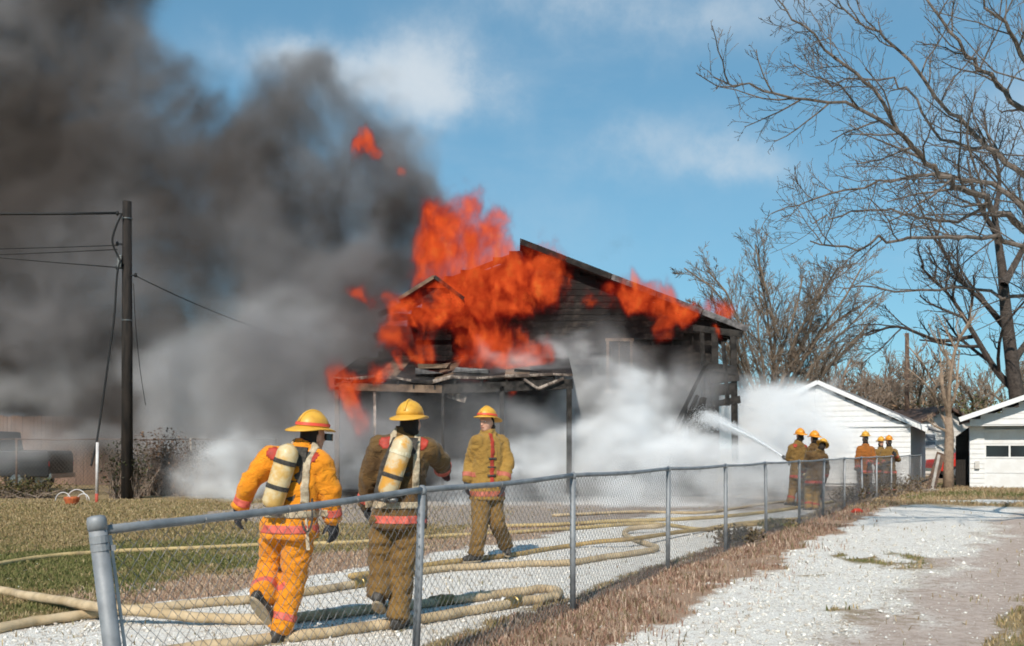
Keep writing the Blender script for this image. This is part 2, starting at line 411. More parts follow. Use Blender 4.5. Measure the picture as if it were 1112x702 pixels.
# ------------------------------------------------------------------ the chain link fence
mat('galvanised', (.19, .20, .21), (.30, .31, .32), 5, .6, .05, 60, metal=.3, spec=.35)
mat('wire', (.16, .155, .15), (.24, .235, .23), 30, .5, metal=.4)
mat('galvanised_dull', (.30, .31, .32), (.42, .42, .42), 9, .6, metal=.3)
FH = 1.22
fence = empty('chain_link_fence', (FS*4.345+FX0, 4.345, gz(0, 4.345)), 'long low galvanised chain link fence running from the front post to the garage', 'fence')
posts = []
for px, d in ((108, 4.345), (450, 6.67), (622, 9.12), (725, 12.03), (788, 14.1), (832, 16.57), (868, 19.1), (893.5, 21.8), (917, 24.3), (937, 26.9), (952, 29.3), (968, 31.7), (988, 34.2), (1000, 36.6)):
    x = (px-556)/F*d
    posts.append(Vector((x, d, gz(0, d))))
lean = {0: Vector((-.155, -.02, 0)), 1: Vector((.05, 0, 0)), 3: Vector((.01, 0, 0)), 5: Vector((-.012, 0, 0)), 7: Vector((.03, 0, 0)), 9: Vector((-.03, .02, 0))}
posts[0].x += .15
tops = [p+Vector((0, 0, FH))+lean.get(i, Vector()) for i, p in enumerate(posts)]
for i, (p, t) in enumerate(zip(posts, tops)):
    r = .037 if i == 0 else .026
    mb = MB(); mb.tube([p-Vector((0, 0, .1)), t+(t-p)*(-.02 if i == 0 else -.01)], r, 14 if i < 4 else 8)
    po = mb.build('post', MATS['galvanised'] if i < 8 else MATS['galvanised_dull'], fence, True, p)
    if i == 0:
        up = (t-p).normalized()
        mb = MB(); mb.tube([t-up*.045, t-up*.006, t+up*.010, t+up*.016], [.0405, .0405, .036, .02], 14); mb.build('post_cap', MATS['galvanised'], po, True, t)
        for h in (.90, .52, .14):
            c = p+(t-p)*h; mb = MB(); mb.tube([c-up*.012, c+up*.012], .0395, 14); mb.box(c+Vector((.045, .015, 0)), (.03, .006, .024)); mb.build('tension_band', MATS['galvanised'], po, False, c)
        c = p+(t-p)*.93; mb = MB(); mb.tube([c-up*.016, c+up*.016], .0395, 14); mb.build('rail_end_band', MATS['galvanised'], po, False, c)
        dirv = (tops[1]-tops[0]).normalized()
        a = posts[0]+(tops[0]-posts[0])*.04+dirv*.06; b_ = posts[0]+(tops[0]-posts[0])*.94+dirv*.06
        mb = MB(); mb.beam(a, b_, .004, .016, up=dirv); mb.build('tension_bar', MATS['galvanised_dull'], fence, False, a)
    else:
        mb = MB(); mb.tube([t-Vector((0, 0, .03)), t, t+Vector((0, 0, .03))], [r+.004, r+.006, .014], 10); mb.build('loop_cap', MATS['galvanised'], po, True, t)
for i in range(len(posts)-1):
    a, b_ = tops[i].copy(), tops[i+1].copy()
    if i == 0: a = posts[0]+(tops[0]-posts[0])*.96
    sag = Vector((0, 0, -.012-.006*random.random()))
    mid = (a+b_)/2+sag+Vector((random.uniform(-.01, .01), 0, 0))
    mb = MB(); mb.tube(spline([a, mid, b_], 5), .0205, 12 if i < 4 else 6)
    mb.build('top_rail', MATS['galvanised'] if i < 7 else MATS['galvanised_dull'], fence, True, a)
    # the woven wire of this bay: zigzag strands hooked into each other
    L = (posts[i+1]-posts[i]).length; pitch = .074 if i < 6 else .105
    n = int(L/pitch); rows = int((FH-.05)/(pitch*.92)); wr = .0019 if i < 2 else .0021 if i < 6 else .003
    mb = MB(); dirv = (posts[i+1]-posts[i])/L; nrm = Vector((0, 0, 1)).cross(dirv).normalized()
    hz = (FH-.035)/(2*rows)
    def pt(s_, z_):
        f_ = s_/L; lo_ = posts[i].lerp(posts[i+1], f_); hi_ = tops[i].lerp(tops[i+1], f_)+sag*(1-(2*f_-1)**2)
        bul = .02*math.sin(s_*2.1+i)*math.sin(3.1*z_/FH)
        return lo_.lerp(hi_, z_/FH)+nrm*bul
    for k in range(n+1):
        pts = []
        for r_ in range(2*rows+1):
            s_ = min(max((k+(.5 if r_ % 2 else -.0)+(.02*math.sin(r_*1.3+k)))*pitch*L/(n*pitch+.5*pitch), .0), L)
            z_ = .015+hz*r_
            q = pt(s_, z_)
            q += nrm*(.0022 if r_ % 2 else -.0022)
            pts.append(q)
        mb.tube(pts, wr, 3, cap=False)
    # the second half of each diamond
    for k in range(n+1):
        pts = []
        for r_ in range(2*rows+1):
            s_ = min(max((k+(-.5 if r_ % 2 else .0)+(.02*math.sin(r_*1.3+k)))*pitch*L/(n*pitch+.5*pitch), .0), L)
            q = pt(s_, .015+hz*r_)+nrm*(-.0022 if r_ % 2 else .0022)
            pts.append(q)
        mb.tube(pts, wr, 3, cap=False)
    mb.build('wire_mesh', MATS['wire'], fence, False, posts[i])
    if i < 7:
        for k in range(1, int(L/.6)):
            c = a.lerp(b_, k*.6/L)+sag*(1-(2*k*.6/L-1)**2)
            mb = MB(); mb.tube([c+dirv*(-.004)+Vector((0, 0, -.05)), c+dirv*(-.003)-nrm*.023, c+Vector((0, 0, .0235)), c+dirv*.004+nrm*.023, c+dirv*.004+Vector((0, 0, -.05))], .002, 4); mb.build('tie_wire', MATS['wire'], fence, False, c)

# ------------------------------------------------------------------ fire hoses on the ground
def hmat(name, a, b_, sc_, rough, bump, bs, spec):
    m = mat(name, a, b_, sc_, rough, bump, bs, spec=spec); nt = m.node_tree; b = nt.nodes['Principled BSDF']
    c0 = b.inputs['Base Color'].links[0].from_socket; tc = nt.nodes.new('ShaderNodeTexCoord').outputs['Object']
    c = nmix(nt, nrange(nt, nnoise(nt, tc, 2.2, 6, .7), .48, .72, 0, .75), c0, (.17, .125, .085))     # grime
    c = nmix(nt, nrange(nt, nnoise(nt, tc, 31, 4, .7), .55, .75, 0, .5), c, (.22, .17, .12))
    nt.links.new(c, b.inputs['Base Color'])
hmat('hose_cream', (.60, .46, .29), (.47, .345, .20), 5, .8, .25, 120, spec=.2)
hmat('hose_tan', (.50, .345, .15), (.37, .25, .10), 6, .8, .25, 120, spec=.2)
hmat('hose_yellow', (.58, .43, .21), (.46, .33, .15), 6, .8, .25, 120, spec=.2)
mat('brass', (.35, .25, .1), (.25, .18, .08), 20, .4, metal=.8)
def hose(label, pix, r, m, lifts=None, coupling=None):
    pts = []
    for i, q in enumerate(pix):
        up = r*.97+(lifts or {}).get(i, 0)
        # the row given is that of the hose's middle
        d = F*(EYE-up)/(q[1]-HY)
        for _ in range(2): d = F*(EYE-up-gz(0, d))/(q[1]-HY)
        pts.append(Vector(((q[0]-556)/F*d, d, gz(0, d)+up)))
    sp = spline(pts, 9)
    for k, p in enumerate(sp):
        wob = .018*math.sin(k*.55+pix[0][0])+.01*math.sin(k*1.3)
        p.y += wob; p.z = max(p.z, gz(p.x, p.y)+r*.93)
    e = empty('fire_hose', sp[0].copy(), label, 'fire hose', 'hose lines on the ground')
    mb = MB(); mb.tube(sp, [r*(1+.05*math.sin(k*.9)) for k in range(len(sp))], 14, squash=.94); mb.build('hose_jacket', MATS[m], e, True, sp[0])
    for c in coupling or ():
        k = int(c*(len(sp)-2)); d = (sp[k+1]-sp[k]).normalized(); c0 = sp[k]
        cb = MB(); cb.tube([c0-d*.13, c0-d*.12, c0-d*.02, c0-d*.015, c0+d*.015, c0+d*.02, c0+d*.12, c0+d*.13], [r*1.05, r*1.22, r*1.22, r*1.4, r*1.4, r*1.22, r*1.22, r*1.05], 14)
        cp = cb.build('coupling', MATS['brass'], e, False, c0)
        for a in range(3):
            t = a*2.1; lg = MB(); lg.box(c0+Vector((0, math.cos(t), math.sin(t)))*r*1.4, (.02, .02, .02)); lg.build('coupling_lug', MATS['brass'], cp, False, c0)
    return e
hose('thin cream hose crossing the middle of the lawn behind the orange firefighter', [(-60, 628), (0, 613), (50, 605), (110, 600), (200, 596), (290, 592), (390, 589), (470, 583), (560, 578), (620, 574), (690, 569), (724, 570), (761, 575), (786, 571), (830, 566), (880, 563)], .036, 'hose_yellow')
hose('long cream hose looping past the near firefighters\' boots and doubling back at the fence', [(-60, 633), (0, 642), (55, 651), (113, 660), (200, 669), (278, 673), (330, 670), (382, 664), (440, 658), (498, 651), (545, 645), (585, 640), (603, 641), (606, 646), (592, 650), (567, 653), (518, 662), (458, 672), (422, 677), (370, 685), (300, 693), (230, 701), (150, 712)], .046, 'hose_cream', {3: .09, 4: .03, 2: .04}, (.40, .70))
hose('pale hose under the other one at the lawn edge, doubling back in a sharp bend', [(-50, 690), (0, 682), (50, 673), (100, 667), (135, 663), (200, 657), (278, 650), (330, 643), (400, 632), (470, 619), (560, 613), (617, 611), (665, 604), (700, 599), (713, 595), (700, 590), (684, 584), (678, 579), (687, 574), (720, 571)], .044, 'hose_cream', {18: .05, 19: .07}, (.42,))
hose('tan hose lying slack along the far fence posts', [(520, 572), (600, 570), (670, 566), (733, 564), (796, 560), (840, 555), (880, 549), (905, 545)], .04, 'hose_yellow')
hose('tan hose running from behind the walking firefighters towards the far fence posts', [(380, 626), (430, 618), (500, 609), (560, 602), (617, 593), (655, 588), (690, 585), (730, 579), (775, 574), (815, 570), (850, 567)], .035, 'hose_tan', {5: .06, 6: .09, 7: .06})
hose('grey hose snaking near the burning porch', [(600, 560), (690, 556), (760, 557), (800, 552), (850, 545), (866, 546)], .035, 'hose_cream')
print('fence', round(time.time()-T0, 1))

# ------------------------------------------------------------------ people
VOX = .0145
def remeshed(mb, name, vox, smooth_it=3, fold=0.0, fscale=9.0, seed=0, axis_stretch=(1, 1, 1)):
    me = bpy.data.meshes.new(name); me.from_pydata([tuple(p) for p in mb.v], [], mb.f)
    bm = bmesh.new(); bm.from_mesh(me); bmesh.ops.recalc_face_normals(bm, faces=bm.faces); bm.to_mesh(me); bm.free()
    ob = bpy.data.objects.new('tmp', me); COL.objects.link(ob)
    md = ob.modifiers.new('r', 'REMESH'); md.mode = 'VOXEL'; md.voxel_size = vox
    ms = ob.modifiers.new('s', 'SMOOTH'); ms.factor = .5; ms.iterations = smooth_it
    dg = bpy.context.evaluated_depsgraph_get()
    out = bpy.data.meshes.new_from_object(ob.evaluated_get(dg))
    bpy.data.objects.remove(ob); bpy.data.meshes.remove(me)
    out.name = name
    if fold:
        n = len(out.vertices); co = np.zeros(n*3); no = np.zeros(n*3)
        out.vertices.foreach_get('co', co); out.vertex_normals.foreach_get('vector', no)
        co = co.reshape(-1, 3); no = no.reshape(-1, 3); off = Vector((seed*3.1, seed*1.7, seed))
        d = np.empty(n)
        for i in range(n):
            p = Vector(co[i]); q = Vector((p.x*axis_stretch[0], p.y*axis_stretch[1], p.z*axis_stretch[2]))*fscale+off
            w = mnoise.noise_vector(q*.5)*.9
            r1 = 1-abs(mnoise.noise(q+w))*2.2
            r2 = 1-abs(mnoise.noise(q*2.1+w*1.5))*2.0
            d[i] = (r1*.7+r2*.35-.45)
        co = co+no*(d*fold)[:, None]
        out.vertices.foreach_set('co', co.ravel())
    out.polygons.foreach_set('use_smooth', [True]*len(out.polygons))
    out.update()
    return out
def link_mesh(me, name, m, parent):
    me.materials.clear(); me.materials.append(m)
    ob = bpy.data.objects.new(name, me); COL.objects.link(ob)
    org = wloc(parent)
    me.transform(Matrix.Translation(-org)); ob.parent = parent; ob.location = (0, 0, 0)
    return ob
def shell_part(src, name, pred, off, m, parent, cuts=()):
    """a conforming layer (band, strap) cut from a garment's surface and set proud of it"""
    me = src.data; org = wloc(src)
    bm = bmesh.new(); bm.from_mesh(me)
    for co, no in cuts:
        bmesh.ops.bisect_plane(bm, geom=bm.verts[:]+bm.edges[:]+bm.faces[:], plane_co=Vector(co)-org, plane_no=Vector(no), dist=1e-5)
    bm.normal_update()
    kill = [f for f in bm.faces if not pred(f.calc_center_median()+org, f.normal)]
    bmesh.ops.delete(bm, geom=kill, context='FACES')
    if not bm.faces: bm.free(); return None
    inner = {v: v.co-v.normal*.004 for v in bm.verts}
    for v in bm.verts: v.co += v.normal*off
    ed = [e for e in bm.edges if e.is_boundary]
    src_of = {}
    r = bmesh.ops.extrude_edge_only(bm, edges=ed)
    new = [g for g in r['geom'] if isinstance(g, bmesh.types.BMVert)]
    for v in new:
        for e in v.link_edges:
            w = e.other_vert(v)
            if w in inner and (w.co-v.co).length < 1e-7: v.co = inner[w]; break
    o = bpy.data.meshes.new(name); bm.to_mesh(o); bm.free()
    o.materials.clear(); o.materials.append(m)
    o.polygons.foreach_set('use_smooth', [True]*len(o.polygons))
    ob = bpy.data.objects.new(name, o); COL.objects.link(ob)
    ob.parent = parent; ob.location = org-wloc(parent)
    return ob
def seg_t(p, a, b):
    d = b-a; t = (p-a).dot(d)/d.length_squared; return t, (a+d*t-p).length

def cloth(name, a, b_, sc_, soot=.55):
    m = bpy.data.materials.new(name); m.use_nodes = True; MATS[name] = m; nt = m.node_tree; b = nt.nodes['Principled BSDF']
    b.inputs['Roughness'].default_value = .9; b.inputs['Specular IOR Level'].default_value = .15; b.inputs['Sheen Weight'].default_value = .12
    tc = nt.nodes.new('ShaderNodeTexCoord').outputs['Object']
    c = nmix(nt, nrange(nt, nnoise(nt, tc, sc_, 5, .6), .35, .65), a, b_)
    c = nmix(nt, nrange(nt, nnoise(nt, tc, 3.1, 6, .65), .52, .72, 0, soot), c, (.05, .035, .022))      # soot
    c = nmix(nt, nrange(nt, nnoise(nt, tc, 23, 4, .65), .58, .75, 0, soot*.6), c, (.06, .045, .03))
    nt.links.new(c, b.inputs['Base Color'])
    st = nvec(nt, 'MULTIPLY', tc, (1, 1, 1.7))
    wv = nnoise(nt, st, 9, 5, .55, .9); fi = nnoise(nt, tc, 220, 2, .5)
    rid = nmath(nt, 'ABSOLUTE', nmath(nt, 'SUBTRACT', wv, .5))
    bn = nt.nodes.new('ShaderNodeBump'); bn.inputs['Strength'].default_value = .65; bn.inputs['Distance'].default_value = .055
    nt.links.new(nmath(nt, 'ADD', nmath(nt, 'MULTIPLY', rid, -1.0), nmath(nt, 'MULTIPLY', fi, .02)), bn.inputs['Height']); nt.links.new(bn.outputs[0], b.inputs['Normal'])
mat('skin', (.62, .36, .26), (.55, .29, .20), 20, .55)
mat('hair_dark', (.02, .014, .01), None, rough=.7)
mat('glove_black', (.022, .023, .028), (.05, .05, .055), 30, .6, .3, 120)
mat('glove_maroon', (.085, .022, .024), (.05, .018, .02), 30, .7, .3, 120)
mat('boot_black', (.02, .019, .018), (.06, .05, .04), 12, .5, .2, 60)
mat('sole_tan', (.42, .33, .22), (.3, .24, .16), 20, .8)
cloth('turnout_orange', (.78, .285, .018), (.70, .235, .015), 9, .12)
cloth('turnout_brown', (.165, .095, .034), (.095, .054, .024), 4.5)
cloth('turnout_tan', (.235, .135, .04), (.175, .098, .03), 7, .4)
cloth('turnout_mustard', (.36, .21, .052), (.30, .168, .04), 7, .2)
cloth('turnout_rust', (.36, .12, .024), (.26, .095, .022), 7)
mat('band_pink', (.70, .15, .105), (.50, .09, .065), 16, .55, lo=.3, hi=.7)
mat('band_dull', (.50, .15, .10), (.36, .10, .06), 16, .6)
mat('band_red', (.46, .05, .03), (.30, .04, .025), 16, .6)
mat('strap_black', (.03, .028, .025), (.08, .07, .06), 30, .7)
mat('strap_cream', (.55, .46, .32), (.35, .27, .18), 30, .8)
mat('tank_paint', (.66, .33, .06), (.62, .50, .31), 7, .4, .05, lo=.42, hi=.55, spec=.5)
mat('tank_cream', (.66, .52, .30), (.60, .36, .10), 9, .4, .05, lo=.4, hi=.6, spec=.5)
mat('helmet_yellow', (.72, .38, .045), (.52, .25, .03), 8, .45, .03, spec=.5, lo=.45, hi=.7)
mat('helmet_orange', (.78, .30, .02), (.55, .20, .02), 8, .4, .03, spec=.5, lo=.45, hi=.7)
mat('helmet_stripe', (.75, .09, .05), None, rough=.5)
mat('shield_white', (.75, .68, .5), (.6, .5, .3), 30, .5)
mat('visor', (.05, .045, .04), None, rough=.15, spec=.6)
mat('metal_dark', (.12, .12, .12), (.25, .24, .22), 30, .4, metal=.7)
mat('eye_white', (.7, .68, .64), None, rough=.3); mat('eye_dark', (.03, .02, .015), None, rough=.2); mat('lips', (.36, .13, .1), None, rough=.5)

def frame(fwd, up):
    f = Vector(fwd).normalized(); u = Vector(up); u = (u-f*u.dot(f)).normalized(); r = f.cross(u)
    return Matrix((r, f, u)).transposed()          # columns: right, forward, up

def helmet(parent, c, rot, m, k=1.0, stripe=None, shield=False, lite=False):
    """c: middle of the head's brim plane; rot: columns right, forward, up"""
    n = 28
    def W(p): return c+rot @ (Vector(p)*k)
    R = []
    for t in (0, .18, .36, .54, .70, .84, .95, 1.0):
        a = t*math.pi/2; ring = []
        for j in range(n):
            b = 2*math.pi*j/n
            rid = 1+.022*max(0, math.cos(4*b))**6*math.cos(a) # raised ribs
            ring.append(W((.112*math.cos(b)*math.cos(a)*rid, (.138*math.sin(b))*math.cos(a)*rid-.004, .125*math.sin(a)*rid+.012)))
        R.append(ring)
    mb = MB(); mb.rings(R); sh = mb.build('helmet', m, parent, True, c)
    R = []
    def br(b, s):
        back = max(0, -math.sin(b))**1.5; front = max(0, math.sin(b))**2
        w = .032+.056*back+.026*front
        return (.112+w*s)*math.cos(b), (.138+w*s)*math.sin(b)-.004, .014-s*(.020+.020*back)+.012*s*abs(math.cos(b))**3
    for s, dz in ((-.15, 0), (0, 0), (.5, 0), (1, 0), (1.03, -.006), (.97, -.010), (.5, -.006), (-.15, -.006)):
        R.append([W((lambda q: (q[0], q[1], q[2]+dz))(br(2*math.pi*j/n, s))) for j in range(n)])
    mb = MB(); mb.rings(R, False); mb.build('brim', m, sh, True, c)
    if stripe:
        R = []
        for z, e in ((.022, .004), (.045, .004)):
            a = math.asin((z-.012)/.125)
            R.append([W((.1155*math.cos(2*math.pi*j/n)*math.cos(a)*1.03, .142*math.sin(2*math.pi*j/n)*math.cos(a)*1.03-.004, z)) for j in range(n)])
        mb = MB(); mb.rings(R, False); mb.build('helmet_band', stripe, sh, True, c)
    if shield:
        mb = MB(); pts = [(-.045, .03), (.045, .03), (.05, .09), (0, .125), (-.05, .09)]
        mb.prism([(x, z) for x, z in pts], 'y', .138, .144); mb.v = [W((p.x, p.y-.02*(p.z-.03)/.09-.002, p.z)) for p in mb.v]
        mb.build('front_shield', MATS['shield_white'], sh, False, c)
    # crown ridge
    mb = MB(); pts = [W((0, .138*math.cos(t)-.004, .125*math.sin(t)+.014)) for t in [i*math.pi/12 for i in range(1, 12)]]
    mb.tube(pts, .011*k, 8); mb.build('crown_ridge', m, sh, True, c)
    return sh

def hand(mb, w, d, palm_n, side, curl=.5, k=1.0, fat=1.0):
    """palm and five fingers; w: wrist, d: direction, palm_n: palm normal (towards which fingers curl), side: +1 thumb side vector sign"""
    d = Vector(d).normalized(); n_ = Vector(palm_n); n_ = (n_-d*n_.dot(d)).normalized(); s_ = d.cross(n_)*side
    R = []
    for t, wd, th in ((-.01, .028, .024), (.02, .036, .022), (.055, .043, .020), (.085, .043, .017), (.1, .038, .013)):
        R.append([w+(d*t+s_*math.cos(2*math.pi*j/12)*wd*fat+n_*math.sin(2*math.pi*j/12)*th*fat)*k for j in range(12)])
    mb.rings(R)
    for i, (o_, L, sp) in enumerate(((.031, .075, .10), (.011, .085, .03), (-.010, .080, -.04), (-.030, .062, -.12))):
        p = w+(d*.088+s_*o_)*k; dr = (d+s_*sp).normalized(); r = .0105*fat
        for j, (fl, rr) in enumerate(((.42, 1), (.33, .92), (.28, .82))):
            c_ = curl*(.5+.55*j)*1.0
            dd = (dr*math.cos(c_)+n_*math.sin(c_)).normalized()
            q = p+dd*L*fl*k*1.1; mb.capsule(p, q, r*rr*k, r*rr*.9*k, 8, 2); p = q
    p = w+(d*.025+s_*.030)*k; dd = (d*.55+s_*.75+n_*.35).normalized(); q = p+dd*.045*k; mb.capsule(p, q, .0145*fat*k, .012*fat*k, 8, 2)
    dd = (d*.9+s_*.2+n_*.5).normalized(); mb.capsule(q, q+dd*.035*k, .012*fat*k, .010*fat*k, 8, 2)

def boot(mb, an, fwd, r=.055, up=Vector((0, 0, 1)), shin=None, sole=None):
    f = Vector(fwd).normalized(); u = Vector(up); u = (u-f*u.dot(f)).normalized(); rt = f.cross(u)
    if shin is not None: mb.capsule(an, an+(Vector(shin)-an).normalized()*.16, r*1.05, r*1.18)
    R = []
    for y, w, h, z0 in ((-.085, .030, .035, -.05), (-.07, .043, .055, -.045), (-.02, .047, .070, -.035), (.05, .047, .055, -.045), (.11, .050, .042, -.055), (.16, .046, .036, -.058), (.195, .030, .026, -.062)):
        ring = []
        for j in range(14):
            a = 2*math.pi*j/14; zz = math.sin(a)*h
            zz = max(zz+z0, -.098)
            ring.append(an+f*y+rt*math.cos(a)*w+u*zz)
        R.append(ring)
    mb.rings(R)
    if sole is not None:
        out = [(math.sin(t)*.05*(1 if True else 1), .055+math.cos(t)*.148) for t in [i*2*math.pi/18 for i in range(18)]]
        R = []
        for z in (-.108, -.09):
            R.append([an+rt*x*1.02+f*y+u*z for x, y in out])
        sole.rings(R)

def person(name, label, J, look, opts):
    """J: joints in world space"""
    o = dict(coat='turnout_brown', pants='turnout_tan', helmet='helmet_yellow', glove='glove_black', band='band_pink', vox=VOX, fold=.013, tank=None, k=1.0, hem=.0, detail=True,
             stripe=None, shield=False, facing_pelvis=None, mask=False, sleeve=1.0, skirt=.30)
    o.update(opts)
    k = o['k']; vox = o['vox']
    base = Vector((J['pel'].x, J['pel'].y, min(J['anL'].z, J['anR'].z)-.10*k))
    root = empty('person', base, label, 'firefighter', o.get('group'))
    shL, shR, pel, neck, head = J['shL'], J['shR'], J['pel'], J['neck'], J['head']
    across = (shR-shL).normalized(); spine = (neck-pel).normalized()
    fwd = spine.cross(across); fwd = fwd if fwd.dot(Vector(look)) > 0 or True else -fwd
    fwd = (-across.cross(spine)).normalized()       # person's front: right hand side = across
    fwd = spine.cross(across).normalized()
    hw = (J['hipR']-J['hipL']).normalized()
    fwp = Vector((0, 0, 1)).cross(hw).normalized()
    def tor(t, w, dp, c=None, mixv=0):
        ax = across.lerp(hw, 1-t).normalized(); fw = fwd.lerp(fwp, 1-t).normalized()
        c = pel.lerp(neck, t) if c is None else c
        ring = []
        for j in range(20):
            a = 2*math.pi*j/20; ca, sa = math.cos(a), math.sin(a)
            ring.append(c+ax*math.copysign(abs(ca)**.85, ca)*w*k+fw*math.copysign(abs(sa)**.9, sa)*dp*k)
        return ring
    # --- continuous body under the clothes
    mb = MB()
    mb.rings([tor(-.08, .10, .08), tor(0, .15, .10), tor(.3, .135, .10), tor(.6, .155, .11), tor(.85, .15, .095), tor(1, .075, .065)])
    hc = frame(look, J.get('hup', Vector((0, 0, 1))))
    mb.capsule(neck-spine*.04*k, head-hc.col[2]*.05*k, .062*k, .055*k)
    mb.ellipsoid(head, (.075*k, .094*k, .112*k), hc)
    def H(x, y, z): return head+hc @ (Vector((x, y, z))*k)
    mb.ellipsoid(H(0, .045, -.075), (.048*k, .045*k, .04*k), hc)                 # jaw and chin
    mb.capsule(H(0, .092, .012), H(0, .108, -.026), .009*k, .015*k, 8, 3)        # nose
    mb.capsule(H(-.025, .088, .03), H(.025, .088, .03), .011*k, .011*k, 8, 2)    # brow
    mb.capsule(H(-.016, .093, -.057), H(.016, .093, -.057), .009*k, .009*k, 8, 2)# mouth
    for s in (-1, 1): mb.ellipsoid(H(.078*s, -.005, -.01), (.010*k, .020*k, .032*k), hc, 10, 6)
    for S in 'LR':
        mb.capsule(J['sh'+S], J['el'+S], .050*k, .042*k); mb.capsule(J['el'+S], J['wr'+S], .042*k, .028*k)
        hd = J['hd'+S]; pn = J.get('pn'+S, fwd)
        hand(mb, J['wr'+S]+hd.normalized()*.01, hd, pn, 1 if S == 'L' else -1, o.get('curl'+S, .6), k*.94)
        mb.capsule(J['hip'+S], J['kn'+S], .085*k, .058*k); mb.capsule(J['kn'+S], J['an'+S], .058*k, .042*k)
        mb.capsule(J['an'+S], J['an'+S]+Vector(J['ft'+S]).normalized()*.09+Vector((0, 0, -.05))*(1 if abs(Vector(J['ft'+S]).normalized().z) < .3 else 0), .034*k, .026*k)
    me = remeshed(mb, 'body', max(vox*.75, .011), 2)
    body = link_mesh(me, 'body', MATS['skin'], root)
    if o['detail'] and o.get('face'):
        for s in (-1, 1):
            e = MB(); e.ellipsoid(H(.031*s, .083, .012), (.014*k, .008*k, .007*k), hc, 10, 6); eo = e.build('eye', MATS['eye_white'], body, True, H(.031*s, .083, .012))
            e = MB(); e.ellipsoid(H(.031*s, .089, .012), (.006*k, .004*k, .006*k), hc, 8, 5); e.build('iris', MATS['eye_dark'], eo, True, H(.031*s, .089, .012))
        e = MB(); e.capsule(H(-.02, .099, -.057), H(.02, .099, -.057), .005*k, .005*k, 8, 2); e.build('lips', MATS['lips'], body, True, H(0, .1, -.05))
    # --- hair or dark hood at the nape
    mb = MB(); mb.ellipsoid(H(0, -.03, .008), (.080*k, .082*k, .10*k), hc)
    mb.capsule(H(-.04, -.055, -.06), H(.04, -.055, -.06), .045*k, .045*k)
    if o.get('hood', True): mb.capsule(H(0, -.03, -.06), neck+Vector((0, 0, .02)), .068*k, .085*k)
    link_mesh(remeshed(mb, 'hair', .016, 2, .004, 22), 'hood' if o.get('hood', True) else 'hair', MATS['hair_dark'], root)
    # --- trousers
    mb = MB()
    mb.rings([tor(-.15, .12, .10), tor(-.05, .185, .15), tor(.1, .185, .15), tor(.25, .17, .14)])
    for S in 'LR':
        hp, kn, an = J['hip'+S], J['kn'+S], J['an'+S]
        cuff = kn.lerp(an, .90)
        mb.capsule(hp, kn, .125*k, .100*k); mb.capsule(kn, cuff, .097*k, .092*k)
        mb.tube([kn.lerp(an, .6), cuff, kn.lerp(an, 1.0)], [.085*k, .098*k, .100*k], 14)
    me = remeshed(mb, 'trousers', vox, 2, o['fold']*1.15, 7.5, 3+k*7, (1, 1, 1.5))
    tr = link_mesh(me, 'trousers', MATS[o['pants']], root)
    if o['detail']:
        for S in 'LR':
            kn, an = J['kn'+S], J['an'+S]
            def pr(p, n_, a=kn, b_=an):
                t, dist = seg_t(p, a, b_); return .66 < t < .80 and dist < .16 and abs(n_.dot((b_-a).normalized())) < .75
            if o.get('cuff_band', True): shell_part(tr, 'cuff_band', pr, .005, MATS[o['band']], tr, [(kn.lerp(an, q), an-kn) for q in (.66, .80)])
        if o.get('knee_patch'):
            for S in 'LR':
                kn, hp = J['kn'+S], J['hip'+S]
                shell_part(tr, 'knee_patch', lambda p, n_, c=kn, h=hp: (p-c.lerp(h, .35)).length < .16 and n_.dot(across) < -.1, .004, MATS['strap_black'], tr)
    # --- boots
    for S in 'LR':
        mb = MB(); so = MB()
        boot(mb, J['an'+S], J['ft'+S], .056*k, J.get('fu'+S, Vector((0, 0, 1))), J['kn'+S], so)
        b_ = link_mesh(remeshed(mb, 'boot', .012, 2), 'boot', MATS['boot_black'], root)
        so.build('sole', MATS[o.get('sole', 'sole_tan')], b_, False, J['an'+S])
    # --- coat
    mb = MB(); sk = o['skirt']
    hemc = pel+(pel-neck).normalized()*.0+Vector((0, 0, -.13-o['hem']))*k+fwp*.0
    rr = [tor(0, .225, .185, hemc), tor(0, .220, .18, hemc+Vector((0, 0, .04))), tor(.05, .20, .165), tor(.25, .188, .155), tor(.45, .195, .155), tor(.7, .205, .155), tor(.88, .195, .135), tor(.98, .12, .105)]
    mb.rings(rr)
    sl = o['sleeve']
    for S in 'LR':
        sh, el, wr = J['sh'+S], J['el'+S], J['wr'+S]
        mb.capsule(neck.lerp(pel, .12), sh, .095*k, .098*k)
        mb.capsule(sh, el, .098*k*sl, .080*k*sl); mb.capsule(el, wr.lerp(el, .12), .080*k*sl, .066*k*sl)
        mb.tube([el.lerp(wr, .55), el.lerp(wr, .97)], [.068*k*sl, .072*k*sl], 14)
    # standing collar
    cdir_ = (head-neck).normalized()
    mb.tube([neck-cdir_*.05*k, neck+cdir_*.012*k, neck+cdir_*.055*k], [.115*k, .100*k, .094*k], 16)
    me = remeshed(mb, 'coat', vox, 2, o['fold'], 7.0, 1+k*5, (1, 1, 1.25))
    coat = link_mesh(me, 'coat', MATS[o['coat']], root)
